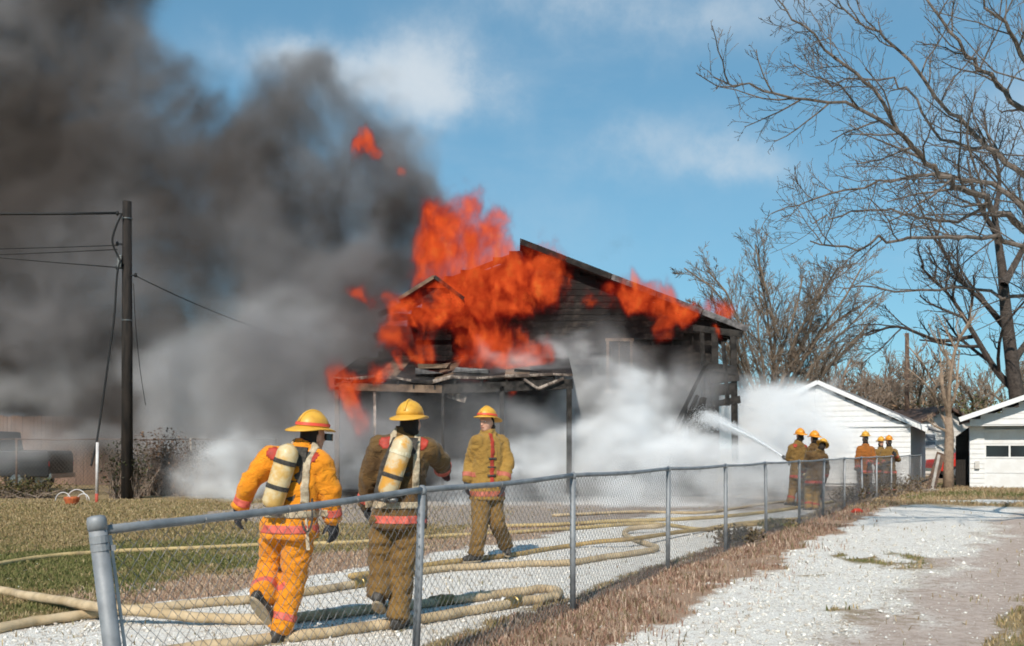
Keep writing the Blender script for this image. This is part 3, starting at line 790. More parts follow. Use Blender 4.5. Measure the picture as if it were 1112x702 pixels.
    if o['detail']:
        bm_ = MATS[o['band']]
        hz_ = hemc.z+.055*k
        shell_part(coat, 'hem_band', lambda p, n_: abs(p.z-hz_-.02) < .030*k and (Vector((p.x, p.y, 0))-Vector((hemc.x, hemc.y, 0))).length < .255*k and n_.z > -.6, .005, bm_, coat, [((0, 0, hz_+.02-.03*k), (0, 0, 1)), ((0, 0, hz_+.02+.03*k), (0, 0, 1))])
        for S in 'LR':
            el, wr = J['el'+S], J['wr'+S]
            def ps(p, n_, a=el, b_=wr):
                t, dist = seg_t(p, a, b_); return .58 < t < .80 and dist < .13 and abs(n_.dot((b_-a).normalized())) < .8
            shell_part(coat, 'sleeve_band', ps, .005, bm_, coat, [(el.lerp(wr, q), wr-el) for q in (.58, .80)])
        if o.get('shoulder_patch'):
            for s, S in ((-1, 'L'), (1, 'R')):
                c = J['sh'+S].lerp(neck, .25)-fwd*.09+Vector((0, 0, .02))
                shell_part(coat, 'shoulder_patch', lambda p, n_, c=c: (p-c).length < .055 and n_.dot(fwd) < .3, .004, MATS[o['shoulder_patch']], coat)
        if o.get('front_stripe'):
            c0 = pel.lerp(neck, .5)
            shell_part(coat, 'front_stripe', lambda p, n_: -.045 < (p-c0).dot(across)+o.get('stripe_at', .0) < .005 and n_.dot(fwd) > .2 and p.z > hemc.z+.16 and p.z < neck.z-.0, .006, MATS[o['front_stripe']], coat, [(c0+across*(q-o.get('stripe_at', .0)), across) for q in (-.045, .005)])
            for i in range(4):
                zc = pel.z+.06+.11*i
                shell_part(coat, 'clasp', lambda p, n_, zc=zc: abs(p.z-zc) < .011 and -.075 < (p-c0).dot(across)+o.get('stripe_at', .0) < .035 and n_.dot(fwd) > .2, .010, MATS['strap_black'], coat)
    # --- gloves
    if o['glove']:
        for S in 'LR':
            mb = MB(); hd = J['hd'+S]
            w = J['wr'+S]
            hand(mb, w, hd, J.get('pn'+S, fwd), 1 if S == 'L' else -1, o.get('curl'+S, .6), k*1.02, 1.22)
            mb.capsule(w-hd.normalized()*.05, w+hd.normalized()*.01, .05*k, .046*k)
            link_mesh(remeshed(mb, 'glove', .0085, 1), 'glove', MATS[o.get('glove'+S, o['glove'])], root)
    # --- helmet
    hm = helmet(root, H(0, -.008, .058), hc @ Matrix.Rotation(o.get('tilt', 0), 3, 'X'), MATS[o['helmet']], k*1.0, MATS[o['stripe']] if o['stripe'] else None, o['shield'])
    if o['mask']:
        mb = MB(); mb.ellipsoid(H(0, .075, -.02), (.066*k, .05*k, .085*k), hc); mk = mb.build('face_mask', MATS['visor'], root, True, H(0, .07, -.02))
        mb = MB(); mb.tube([H(0, .12, -.05), H(0, .15, -.06)], .03*k, 10); mb.build('regulator', MATS['metal_dark'], mk, False, H(0, .12, -.05))
    if o.get('flip_visor'):
        mb = MB()
        pts = [(math.sin(a)*.135, math.cos(a)*.165) for a in [(-.9+.18*i) for i in range(11)]]
        R = [[H(x, y, .03+z) for x, y in pts]+[H(x*.97, y*.97, .03+z) for x, y in pts[::-1]] for z in (.0, -.055)]
        mb.rings(R); mb.build('visor', MATS['visor'], hm, False, H(0, .1, 0))
    # --- breathing apparatus
    if o['tank']:
        tk = o['tank']; c = pel.lerp(neck, tk.get('t', .58))-fwd*.235*k+across*tk.get('off', 0)
        ax = (spine+across*tk.get('tilt', 0)).normalized(); L = tk.get('L', .50); r = tk.get('r', .082)
        bp = MB(); bp.rings([[c+fwd*(.085+q)+across*x+ax*z for x, z in ((-.11, -.24), (.11, -.24), (.13, .0), (.10, .24), (-.10, .24), (-.13, 0))] for q in (0, .02)])
        hp = bp.build('back_plate', MATS['strap_black'], root, False, c)
        a, b_ = c-ax*L/2, c+ax*L/2
        mb = MB(); prof = [(0, .01), (.004, .04), (.02, .068), (.05, r), (.2, r), (L-.07, r), (L-.035, r*.85), (L-.015, r*.55), (L, r*.25)]
        mb.tube([a+ax*z for z, _ in prof], [q for _, q in prof], 20); tank = mb.build('air_tank', MATS[tk.get('mat', 'tank_paint')], root, True, a)
        mb = MB(); mb.tube([a-ax*.05, a+ax*.012], .022, 10); mb.tube([a-ax*.03-across*.06, a-ax*.03+across*.05], .014, 8); mb.capsule(a-ax*.03+across*.05, a-ax*.03+across*.08, .024, .024, 10, 3); mb.build('valve', MATS['metal_dark'], tank, True, a)
        for q in (.33, .72):
            e = a.lerp(b_, q); mb = MB(); mb.tube([e-ax*.017, e+ax*.017], r+.004, 20); mb.build('tank_strap', MATS['strap_black' if q < .5 or not tk.get('label') else 'shield_white'], tank, False, e)
        # harness
        for s in (-1, 1):
            sx_ = .095*s
            shell_part(coat, 'shoulder_strap', lambda p, n_, sx_=sx_: abs((p-neck).dot(across)-sx_) < .024 and (p-pel).dot(spine) > .16 and (p-neck).length < .52, .010, MATS[tk.get('strap', 'strap_black')], root, [(neck+across*(sx_+q), across) for q in (-.024, .024)])
        wz = pel.z+.06
        shell_part(coat, 'waist_belt', lambda p, n_: abs(p.z-wz) < .026 and (p-pel).length < .30, .010, MATS[tk.get('belt', 'strap_black')], root, [((0, 0, wz+q), (0, 0, 1)) for q in (-.026, .026)])
        if tk.get('tail'):
            q = pel+across*.17-fwd*.10+Vector((0, 0, .06)); mb = MB(); mb.beam(q, q+Vector((.03, -.02, -.26)), .028, .006, up=fwd); mb.build('strap_tail', MATS['strap_cream'], root, False, q)
            mb = MB(); mb.tube(spline([q+across*-.05, q+Vector((.02, -.05, -.12)), q+Vector((.06, -.04, -.05)), q+Vector((.05, .02, .12))], 6), .008, 8); mb.build('air_line', MATS['strap_black'], root, True, q)
    return root

def joints(d, **kw):
    """joint = (px, py[, nearer/farther in metres])"""
    J = {}
    for n_, v in kw.items():
        if n_[:2] in ('hd', 'ft', 'fu', 'pn') or n_ == 'hup': J[n_] = Vector(v)
        else: J[n_] = P(v[0], v[1], d+(v[2] if len(v) > 2 else 0))
    return J

# the orange firefighter walking away, breathing apparatus on his back
J = joints(7.8, head=(340, 474, .07), neck=(331, 489, .02), shL=(294, 498, .06), shR=(348, 503, -.04), pel=(315, 566, 0),
           elL=(271, 524, .04), wrL=(260, 552, .12), elR=(359, 532, -.02), wrR=(361, 566, .06),
           hipL=(300, 572, .05), hipR=(326, 574, -.04), knL=(294, 614, .16), anL=(285, 648, -.12), knR=(318, 632, .03), anR=(304, 684, -.05),
           hdL=(-.25, .2, -1), hdR=(.1, .1, -1), ftL=(.35, .5, -.75), ftR=(.55, .8, 0), fuL=(.2, .75, .6), pnL=(.6, .7, 0), pnR=(-.7, .6, 0), hup=(.12, .05, 1))
person('person', 'firefighter in bright orange suit and air tank, walking away by the hoses', J, (.62, .78, -.05),
       dict(coat='turnout_orange', pants='turnout_orange', helmet='helmet_yellow', stripe='helmet_stripe', tank=dict(mat='tank_cream', off=-.035, tilt=.10, t=.60, strap='strap_cream', belt='strap_cream', tail=True), shoulder_patch='band_red', flip_visor=True, hood=False, fold=.017, group='firefighters'))
# the brown suited one in the middle
J = joints(8.28, head=(446, 461, .02), neck=(441, 474, .02), shL=(413, 486, 0), shR=(464, 488, .02), pel=(433, 556, 0),
           elL=(401, 517, .04), wrL=(397, 550, .16), elR=(478, 500, .22), wrR=(481, 510, .46),
           hipL=(419, 562, 0), hipR=(447, 562, 0), knL=(413, 610, .08), anL=(411, 645, -.08), knR=(437, 620, .06), anR=(432, 671, -.02),
           hdL=(.15, .3, -1), hdR=(.15, .8, -.25), ftL=(.05, .9, -.45), ftR=(.28, .95, 0), fuL=(0, .5, .9), pnL=(.8, .5, 0), pnR=(-.5, .2, -.8), hup=(-.02, 0, 1))
person('person', 'firefighter in brown coat with orange air tank, seen from behind at the fence post', J, (.22, .97, 0),
       dict(coat='turnout_brown', pants='turnout_tan', helmet='helmet_yellow', tank=dict(mat='tank_paint', off=-.045, tilt=.22, t=.60, label=True, strap='strap_cream', belt='strap_cream', tail=True), gloveR='glove_maroon', shoulder_patch='band_red', cuff_band=False, fold=.022, group='firefighters'))
# the one in mustard coat who faces the camera
J = joints(13.2, head=(528.5, 459, -.03), neck=(530, 471, 0), shL=(544, 481, .11), shR=(518.5, 480, -.11), pel=(529, 531, 0),
           elL=(552, 503, .03), wrL=(547, 524, -.10), elR=(511, 502, 0), wrR=(507.5, 523, -.08),
           hipL=(535.5, 536, .05), hipR=(522.5, 536, -.05), knL=(539.5, 569, .0), anL=(549.5, 592, .34), knR=(521, 573, -.16), anR=(516.5, 601, -.16),
           hdL=(-.1, -.2, -1), hdR=(-.1, -.1, -1), ftL=(.2, -.95, -.2), ftR=(-.72, -.6, 0), pnL=(-.8, -.4, 0), pnR=(.8, -.4, 0))
person('person', 'firefighter in mustard coat with red front stripe, facing us before the porch', J, (-.55, -.83, -.03),
       dict(coat='turnout_mustard', pants='turnout_tan', helmet='helmet_yellow', stripe='helmet_stripe', band='band_dull', front_stripe='band_red', stripe_at=-.06, face=True, tilt=.12, hood=False, k=1.06, fold=.017, cuff_band=False, group='firefighters'))
# group at the nozzle, beyond the fence
V2 = dict(vox=.019, fold=.02, sleeve=.92, group='firefighters')
J = joints(25.2, head=(868.5, 474, 0), neck=(867, 481), shL=(859.5, 487, -.02), shR=(874, 487.5, .1), pel=(867, 515, 0), elL=(856, 498, .1), wrL=(858, 500, .36), elR=(876, 497, .22), wrR=(866, 501, .45),
           hipL=(863, 517), hipR=(871, 518), knL=(861, 532, .1), anL=(858, 545, -.05), knR=(870, 534, .1), anR=(869, 547, .1), hdL=(.2, 1, .1), hdR=(-.5, 1, .1), ftL=(-.5, .85, 0), ftR=(-.3, .95, 0))
person('person', 'firefighter bracing at the nozzle of the water jet, seen from behind', J, (-.35, .93, 0), dict(coat='turnout_tan', pants='turnout_tan', helmet='helmet_orange', shoulder_patch='band_red', band='band_red', **V2))
J = joints(25.6, head=(884, 476.5, 0), neck=(884, 484), shL=(877, 490, 0), shR=(891, 490, .05), pel=(884, 516, 0), elL=(871, 500, .1), wrL=(867, 503, .35), elR=(895, 502, .1), wrR=(893, 515, .1),
           hipL=(880, 518), hipR=(888, 518), knL=(879, 534, .05), anL=(877, 546, -.02), knR=(889, 534, .1), anR=(890, 546, 0), hdL=(-.6, .8, 0), hdR=(0, .2, -1), ftL=(-.4, .9, 0), ftR=(.1, 1, 0))
person('person', 'firefighter backing up the nozzle man, head between two helmets', J, (-.5, .86, 0), dict(coat='turnout_brown', pants='turnout_brown', helmet='helmet_orange', band='band_red', **V2))
J = joints(24.2, head=(893, 485, 0), neck=(889.5, 491), shL=(879, 494, -.05), shR=(895, 497, 0), pel=(884, 521, -.05), elL=(873, 506, .12), wrL=(872, 512, .35), elR=(898, 508, .12), wrR=(896, 519, .2),
           hipL=(880, 523, 0), hipR=(888, 523, 0), knL=(878, 537, .05), anL=(878, 551, -.05), knR=(886, 538, .08), anR=(885, 552, .0), hdL=(-.5, .8, -.2), hdR=(0, .3, -1), ftL=(-.35, .9, 0), ftR=(0, 1, 0), hup=(.35, .3, .9))
person('person', 'stooping firefighter with bowed helmet, nearest the fence in the nozzle group', J, (.3, .85, -.5), dict(coat='turnout_brown', pants='turnout_mustard', helmet='helmet_yellow', band='band_red', **V2))
J = joints(29.8, head=(940, 475.5, 0), neck=(940, 484), shL=(946.5, 488.5, 0), shR=(933.5, 488, 0), pel=(939, 510, 0), elL=(950, 500, -.05), wrL=(944, 504, -.3), elR=(930.5, 500, 0), wrR=(931, 510, -.12),
           hipL=(943, 512), hipR=(935, 512), knL=(943, 527, -.03), anL=(944, 538, .0), knR=(935, 527, -.03), anR=(933, 538, 0), hdL=(-.6, -.6, -.2), hdR=(.6, -.6, -.2), ftL=(.2, -1, 0), ftR=(-.2, -1, 0))
person('person', 'masked firefighter in rust coat, leftmost of the far trio by the white shed', J, (-.05, -1, 0), dict(coat='turnout_rust', pants='turnout_brown', helmet='helmet_yellow', mask=True, band='band_pink', **V2))
J = joints(33.6, head=(957, 480.5, 0), neck=(956.5, 487.5), shL=(962.5, 491, 0), shR=(951.5, 491, 0), pel=(957, 510, 0), elL=(965, 500, 0), wrL=(962, 506, -.15), elR=(949, 500, 0), wrR=(952, 506, -.15),
           hipL=(960.5, 512), hipR=(953.5, 512), knL=(961, 523, 0), anL=(962, 533, 0), knR=(954, 523, 0), anR=(953, 533, 0), hdL=(-.5, -.6, -.4), hdR=(.5, -.6, -.4), ftL=(.2, -1, 0), ftR=(-.2, -1, 0))
person('person', 'firefighter half hidden between the two others by the white shed', J, (.1, -1, 0), dict(coat='turnout_tan', pants='turnout_brown', helmet='helmet_yellow', band='band_pink', **V2))
J = joints(32.3, head=(965.5, 479.5, 0), neck=(965.5, 487), shL=(971.5, 491, 0), shR=(959.5, 491, 0), pel=(965.5, 511, 0), elL=(976, 500, -.1), wrL=(972, 494, -.3), elR=(955, 500, -.05), wrR=(962, 503, -.25),
           hipL=(969, 513), hipR=(962, 513), knL=(969.5, 525, 0), anL=(970, 534.5, 0), knR=(962, 525, 0), anR=(960.5, 534.5, 0), hdL=(-.6, -.3, .6), hdR=(.6, -.5, .2), ftL=(.2, -1, 0), ftR=(-.2, -1, 0))
person('person', 'firefighter raising a glove to his mask, rightmost of the far trio by the white shed', J, (0, -1, 0), dict(coat='turnout_tan', pants='turnout_brown', helmet='helmet_orange', mask=True, band='band_pink', **V2))
print('people', round(time.time()-T0, 1))

# ------------------------------------------------------------------ the burning house
mat('char', (.010, .009, .008), (.045, .038, .033), 5, .85, .5, 40)
mat('char_board', (.012, .010, .009), (.05, .04, .033), 3.2, .85, .5, 30, lo=.45, hi=.75)
mat('scorched', (.07, .045, .03), (.22, .15, .10), 2.4, .85, .4, 30)
mat('fascia_pale', (.50, .41, .34), (.07, .05, .04), 3, .8, .2, 30, lo=.38, hi=.6)
mat('ash_grey', (.07, .065, .065), (.20, .185, .18), 5, .9, .3, 30)
mat('shingle', (.05, .045, .042), (.12, .105, .095), 5, .9, .4, 40)
mat('glass_dark', (.02, .022, .025), None, rough=.1, spec=.6)
HYF = 31.0                     # front of the gable
house = empty('burning_house', (.25, HYF, 0), 'charred two storey gabled house on fire behind the smoke', 'house')
PK = Vector((.25, 0, 7.7)); SL = .387
def roofz(x): return 7.7-SL*abs(x-.25)
XL, XR = -6.2, 6.15
opens = [(2.9, 3.6, 3.2, 4.7), (-.6, .4, 0, 2.15), (-4.2, -3.0, .9, 2.1), (1.9, 2.8, .9, 2.2), (4.6, 5.5, .9, 2.3)]
zb = 0.0; rnd = random.Random(3)
while zb < 7.5:
    h = .19
    x0, x1 = XL, XR
    top = zb+h
    lim = (7.7-.16-top)/SL
    x0 = max(x0, .25-lim); x1 = min(x1, .25+lim)
    if zb > 3.9: x0 = max(x0, -4.6+(zb-3.9)*.9+rnd.uniform(-.5, .5))
    if x1-x0 < .3: break
    cuts = sorted((a, b_) for a, b_, c, d in opens if zb+h > c and zb < d and b_ > x0 and a < x1)
    segs = []; x = x0
    for a, b_ in cuts:
        if a > x: segs.append((x, a))
        x = max(x, b_)
    if x < x1: segs.append((x, x1))
    for a, b_ in segs:
        if zb > 3.0 and rnd.random() < .10: continue
        if rnd.random() < .05: a += rnd.uniform(0, .4*(b_-a))
        if rnd.random() < .05: b_ -= rnd.uniform(0, .4*(b_-a))
        mb = MB(); t = .015
        mb.prism([(HYF-t-.012, zb+.0), (HYF, zb), (HYF, zb+h+.02), (HYF-t+.006, zb+h+.02)], 'x', a, b_)
        for v in mb.v: v.y += rnd.uniform(-.006, .006)
        mb.build('siding_board', MATS['char_board'], house, False, ((a+b_)/2, HYF, zb))
    zb += h
for a, b_, c, d in opens:
    fr = MB()
    for q in ((a-.05, a+.03), (b_-.03, b_+.05)): fr.box(((q[0]+q[1])/2, HYF-.03, (c+d)/2), (q[1]-q[0], .06, d-c))
    fr.box(((a+b_)/2, HYF-.034, d+.04), (b_-a+.16, .07, .09))
    if c > .1: fr.box(((a+b_)/2, HYF-.036, c-.03), (b_-a+.16, .1, .06))
    w = fr.build('window' if c > .1 else 'door_frame', MATS['char'] if a != 2.9 else MATS['scorched'], house, False, (a, HYF, c))
    if c > .1:
        mb = MB(); mb.box(((a+b_)/2, HYF+.02, (c+d)/2), (.04, .03, d-c)); mb.build('mullion', MATS['scorched'], w, False, (a, HYF, c))
        for k in (0, 1):
            if rnd.random() < .6:
                mb = MB(); mb.box((a+(b_-a)*(.27+.46*k), HYF+.035, (c+d)/2), ((b_-a)/2-.06, .006, d-c-.05)); mb.build('pane', MATS['glass_dark'], w, False, (a, HYF, c))
mb = MB(); mb.prism([(XL+.05, 0), (XR-.05, 0), (XR-.05, 5.0), (.25, 7.35), (-2.6, 5.6), (-4.4, 4.0), (XL+.05, 3.8)], 'y', HYF+.22, HYF+.26); mb.build('dark_backing', MATS['char'], house, False, (0, HYF, 0))  # black backing sheet added so that gaps and windows show dark
# studs and inner walls seen through the openings
for i in range(21):
    x = XL+.1+i*.61; sh_ = min(roofz(x)-.3, 7) if x > -2.6 else 3.5+max(0, x+4.5)*.8
    mb = MB(); mb.box((x, HYF+.14, sh_/2), (.05, .1, sh_)); mb.build('stud', MATS['char'], house, False, (x, HYF+.14, 0))
for nm, c, d in (('side_wall', (XL-.04, HYF+5.1, 1.9), (.12, 10, 3.8)), ('side_wall', (XR+.04, HYF+5.1, 2.45), (.12, 10, 4.9)), ('back_wall', (0, HYF+10.1, 2.45), (12.3, .12, 4.9)), ('upper_floor', (0, HYF+5.1, 2.7), (12.1, 9.6, .2))):
    mb = MB(); mb.box(c, d); mb.build(nm, MATS['char'], house, False, c)
mb = MB(); mb.prism([(-4, 4.9), (XR, 4.9), (.25, 7.45), (-1.5, 6.4)], 'y', HYF+10.04, HYF+10.16); mb.build('back_gable', MATS['char'], house, False, (0, HYF+10, 4.9))
for s in (-1, 1):
    e = .25+s*6.75
    mb = MB(); z0 = 7.7
    if s < 0:       # only bare rafters are left on this side
        for k in range(9):
            y = HYF+1.2+k*1.2; t = random.uniform(.25, .8)
            mb = MB(); mb.beam((.25, y, 7.6), (.25-6.6*t, y, roofz(.25-6.6*t)-.1), .06, .16); mb.build('rafter', MATS['char'], house, False, (.25, y, 7))
        continue
    mb.prism([(.25, z0), (e, roofz(e)), (e, roofz(e)-.10), (.25, z0-.11)], 'y', HYF-.45, HYF+10.6)
    rf = mb.build('roof', MATS['shingle'], house, False, (.25, HYF, 5))
    for k in range(28):     # courses of shingles
        a = k/28; xx_ = .25+s*6.75*a
        mb = MB(); mb.beam((xx_+s*.12, HYF-.47, roofz(xx_+s*.12)+.012), (xx_+s*.12, HYF+10.6, roofz(xx_+s*.12)+.012), .27, .014, up=(s*SL, 0, 1)); mb.build('shingle', MATS['shingle'], rf, False, (xx_, HYF, 5))
    mb = MB()                # rake board in lengths
    for k in range(5):
        a, b_ = k/5+.003, (k+1)/5-.003
        p, q = .25+s*6.78*a, .25+s*6.78*b_
        mb = MB(); mb.beam((p, HYF-.47, roofz(p)-.07), (q, HYF-.47, roofz(q)-.07), .03, .17, up=(0, 0, 1)); mb.build('rake_board', MATS['ash_grey'] if k > 1 else MATS['char_board'], house, False, (p, HYF, 5))
    for k in range(14):
        y = HYF-.2+k*.78
        mb = MB(); mb.beam((.25+s*5.9, y, roofz(5.9+.25)-.17), (.25+s*6.7, y, roofz(6.7+.25)-.17), .06, .12); mb.build('rafter_tail', MATS['char'], house, False, (.25, y, 5))
# the corner porch on the right: charred posts, what is left of a wall panel, a beam
def beam(name, pts, w, h, m, parent, r=.0):
    mb = MB(); a, b_ = Vector(pts[0]), Vector(pts[1]); mb.beam(a, b_, w, h)
    for v in mb.v: v += Vector((random.uniform(-r, r), random.uniform(-r, r), random.uniform(-r, r)))
    return mb.build(name, MATS[m], parent, False, a)
Q = lambda px, py, d: P(px, py, d)
D1 = 30.4
for px, y0, y1, w in ((778, 362, 500, .20), (798, 366, 502, .18), (764, 358, 470, .10)):
    beam('corner_post', (Q(px, y1, D1), Q(px-2, y0, D1)), w, w, 'char', house, .03)
beam('corner_beam', (Q(752, 356, D1), Q(806, 363, D1)), .14, .2, 'char', house, .02)
for i, (a, b_, w) in enumerate((((768, 398), (800, 402), .25), ((770, 412), (801, 408), .3), ((772, 425), (798, 422), .28), ((776, 438), (803, 434), .2), ((786, 372), (790, 440), .12), ((772, 440), (781, 455), .12))):
    beam('charred_panel', (Q(*a, D1-.1), Q(*b_, D1-.1)), .08, w, 'char', house, .05)
# fallen timbers leaning against it
fr = empty('fallen_timber_frame', Q(745, 490, 29.6), 'charred ladder-like timber frame leaning at the house corner in the white smoke', 'timber frame')
for a, b_, w in (((768, 392, 29.9), (721, 489, 29.2), .10), ((757, 430, 29.9), (735, 478, 29.4), .09), ((746, 438, 29.8), (743, 470, 29.6), .08), ((764, 432, 29.9), (752, 478, 29.7), .16), ((750, 462, 29.7), (757, 500, 29.6), .13), ((741, 458, 29.6), (764, 436, 29.8), .07), ((735, 470, 29.5), (752, 452, 29.7), .06)):
    beam('timber', (Q(*a), Q(*b_)), w*.8, w, 'char', fr, .015)
# front porch with sagging roof
PY = 27.6
por = [(362, 412), (380, 414), (408, 411), (430, 412), (447, 416), (470, 417), (492, 411), (520, 413), (548, 411), (575, 410), (600, 409), (622, 409)]
roofpts = [Q(x, y, PY) for x, y in por]
back = [Vector((p.x*.97+.1, HYF-.05, p.z+.85)) for p in roofpts]
for i in range(len(por)-1):
    mb = MB(); a, b_, c, d = roofpts[i], roofpts[i+1], back[i+1], back[i]
    up = Vector((0, 0, .07))
    mb.v = [a, b_, c, d, a+up, b_+up, c+up, d+up]; mb.f = [(3, 2, 1, 0), (4, 5, 6, 7), (0, 1, 5, 4), (1, 2, 6, 5), (2, 3, 7, 6), (3, 0, 4, 7)]
    mb.build('porch_roof', MATS['scorched'] if i in (2, 5, 8) else MATS['char_board'], house, False, a)
    if i not in (4,):
        mb = MB(); mb.beam(a+Vector((.01, -.03, .045+random.uniform(-.02, .02))), b_+Vector((-.01, -.03, .045+random.uniform(-.02, .02))), .025, .05+.05*random.random()); mb.build('fascia_board', MATS['fascia_pale'], house, False, a)
    beam('porch_rafter', (a+Vector((.05, .02, -.10)), d+Vector((.05, -.02, -.10))), .05, .13, 'char', house)
beam('fascia_strip', (Q(569, 412, PY-.06), Q(584, 422, PY-.1)), .02, .07, 'fascia_pale', house); beam('fascia_strip', (Q(584, 422, PY-.1), Q(612, 411, PY-.06)), .02, .07, 'fascia_pale', house)
beam('porch_header', (Q(364, 420, PY+.1), Q(480, 423, PY+.1)), .12, .2, 'scorched', house); beam('porch_header', (Q(482, 423, PY+.1), Q(622, 417, PY+.1)), .12, .26, 'char', house)
for px, m, w in ((366, 'scorched', .12), (407, 'fascia_pale', .07), (481, 'char', .08), (545, 'char', .12), (618, 'char', .14)):
    beam('porch_post', (Vector((Q(px, 487, PY+.1).x, PY+.1, 0)), Q(px, 420, PY+.1)), w, w, m, house)
beam('hanging_board', (Q(486, 428, PY+.3), Q(506, 434, PY+.2)), .05, .2, 'fascia_pale', house)
mb = MB(); mb.box((-1.6, 29.4, .22), (6.8, 3.1, .12)); mb.build('porch_floor', MATS['char_board'], house, False, (-1.6, 29.4, .2))
# roof boards strewn on the porch roof
for a, b_, m in (((455, 399), (488, 397), 'scorched'), ((452, 404), (480, 406), 'ash_grey'), ((495, 402), (530, 406), 'ash_grey'), ((560, 402), (600, 407), 'char')):
    beam('roof_board', (Q(*a, 28.3), Q(*b_, 28.2)), .5, .10, m, house, .05)
# dormer with its little gable
dx0, dx1, dy = Q(452, 0, 30.2).x, Q(492, 0, 30.2).x, 29.7
for i in range(15):
    z = 4.0+i*.15
    if z > 6.0: break
    if i in (3, 8, 9): continue
    mb = MB(); mb.prism([(dy-.018, z), (dy+.03, z), (dy+.03, z+.16), (dy-.004, z+.16)], 'x', dx0+.25*random.random()**2, dx1-.4*random.random()**2); mb.build('dormer_board', MATS['char_board'], house, False, (dx0, dy, z))
pk = Vector(((dx0+dx1)/2+.05, dy, 6.42))
for s, ex in ((-1, Q(434, 0, 29.6).x), (1, dx1+.35)):
    mb = MB(); ze = 5.78; mb.prism([(pk.x, 6.42), (ex, ze), (ex, ze-.07), (pk.x, 6.34)], 'y', dy-.25, HYF+1); mb.build('dormer_roof', MATS['shingle'], house, False, pk)
    beam('dormer_rake', ((pk.x, dy-.27, 6.40), (ex, dy-.27, ze-.02)), .03, .1, 'scorched' if s < 0 else 'char', house)

# ------------------------------------------------------------------ white shed, far house and garage on the right
mat('white_paint', (.76, .76, .75), (.70, .69, .67), 3, .7, .06, 40)
mat('white_trim', (.78, .78, .77), None, rough=.6)
mat('grey_roof', (.16, .15, .15), (.24, .22, .21), 6, .9, .3, 40)
mat('brown_roof', (.085, .055, .042), (.14, .09, .07), 6, .9, .3, 40)
mat('shade_grey', (.20, .22, .25), None, rough=.7)
mat('cream_wall', (.62, .59, .55), (.55, .52, .48), 3, .8)
def siding(name, outline, y, x0, x1, z0, z1, step, m, parent, top):
    """lapped boards as one relief sheet, clipped under the roof line top(x)"""
    mb = MB(); z = z0
    while z < z1:
        lo = x0; hi = x1; zt = min(z+step, z1)
        xs = [x0+(x1-x0)*i/60 for i in range(61)]; ok = [x for x in xs if top(x) > zt-.02]
        if len(ok) < 2: break
        a, b_ = min(ok), max(ok)
        mb.prism([(y-.022, z), (y+.04, z), (y+.04, zt), (y-.004, zt)], 'x', a, b_)
        z += step
    return tag(mb.build(name, MATS[m], parent, False, ((x0+x1)/2, y, z0)), kind='stuff')
def gable(name, label, px_pk, py_pk, px_e, py_e, d, depth, wallm, roofm, wallx, step=.2, over=.4, soff=.3):
    pk = P(px_pk, py_pk, d-over); ev = P(px_e, py_e, d-over); hw = abs(ev.x-pk.x); sl = (pk.z-ev.z)/hw
    r = empty(name, (pk.x, d, 0), label, 'building')
    top = lambda x: pk.z-sl*abs(x-pk.x)-.14
    w0, w1 = pk.x-(hw-wallx), pk.x+(hw-wallx)
    siding('siding', None, d, w0, w1, .1, pk.z-.2, step, wallm, r, top)
    mb = MB(); mb.prism([(w0+.05, 0), (w1-.05, 0), (w1-.05, top(w1)-.05), (pk.x, pk.z-.25), (w0+.05, top(w0)-.05)], 'y', d+.05, d+depth); mb.build('wall', MATS[wallm], r, False, (pk.x, d, 0))
    for s in (-1, 1):
        mb = MB(); ex = pk.x+s*hw; mb.prism([(pk.x, pk.z), (ex, ev.z), (ex, ev.z-.07), (pk.x, pk.z-.08)], 'y', d-over, d+depth+.3); mb.build('roof', MATS[roofm], r, False, (pk.x, d, pk.z))
        mb = MB(); mb.beam((pk.x, d-over-.015, pk.z-.075), (ex, d-over-.015, ev.z-.075), .03, .16); mb.build('rake_board', MATS['white_trim' if roofm != 'brown_roof' else 'brown_roof'], r, False, (ex, d, ev.z))
    return r, pk, ev, sl, w0, w1
shed, pk, ev, sl, w0, w1 = gable('white_shed', 'white gabled shed behind the far firefighters, half veiled by steam', 890, 413, 1001, 466, 40, 9, 'white_paint', 'grey_roof', .6, over=.18)
shed.rotation_euler.z = -.447
mb = MB(); a = P(962, 463, 39.95); mb.box((a.x, 39.94, a.z), (3.0, .05, .08)); mb.build('trim_board', MATS['white_trim'], shed, False, a)
far, pk2, ev2, sl2, v0, v1 = gable('far_house', 'pale house with brown gable roof beyond the white shed', 1030, 440, 984, 466, 55, 9, 'cream_wall', 'brown_roof', .5, .25)
a = P(1010.5, 479, 54.9)
mb = MB(); mb.box((a.x, 54.96, a.z), (.62, .1, .8)); w = mb.build('window', MATS['white_trim'], far, False, a)
for k in (-1, 1):
    mb = MB(); mb.box((a.x, 54.9, a.z+.19*k), (.52, .03, .34)); mb.build('pane', MATS['shade_grey'], w, False, a)
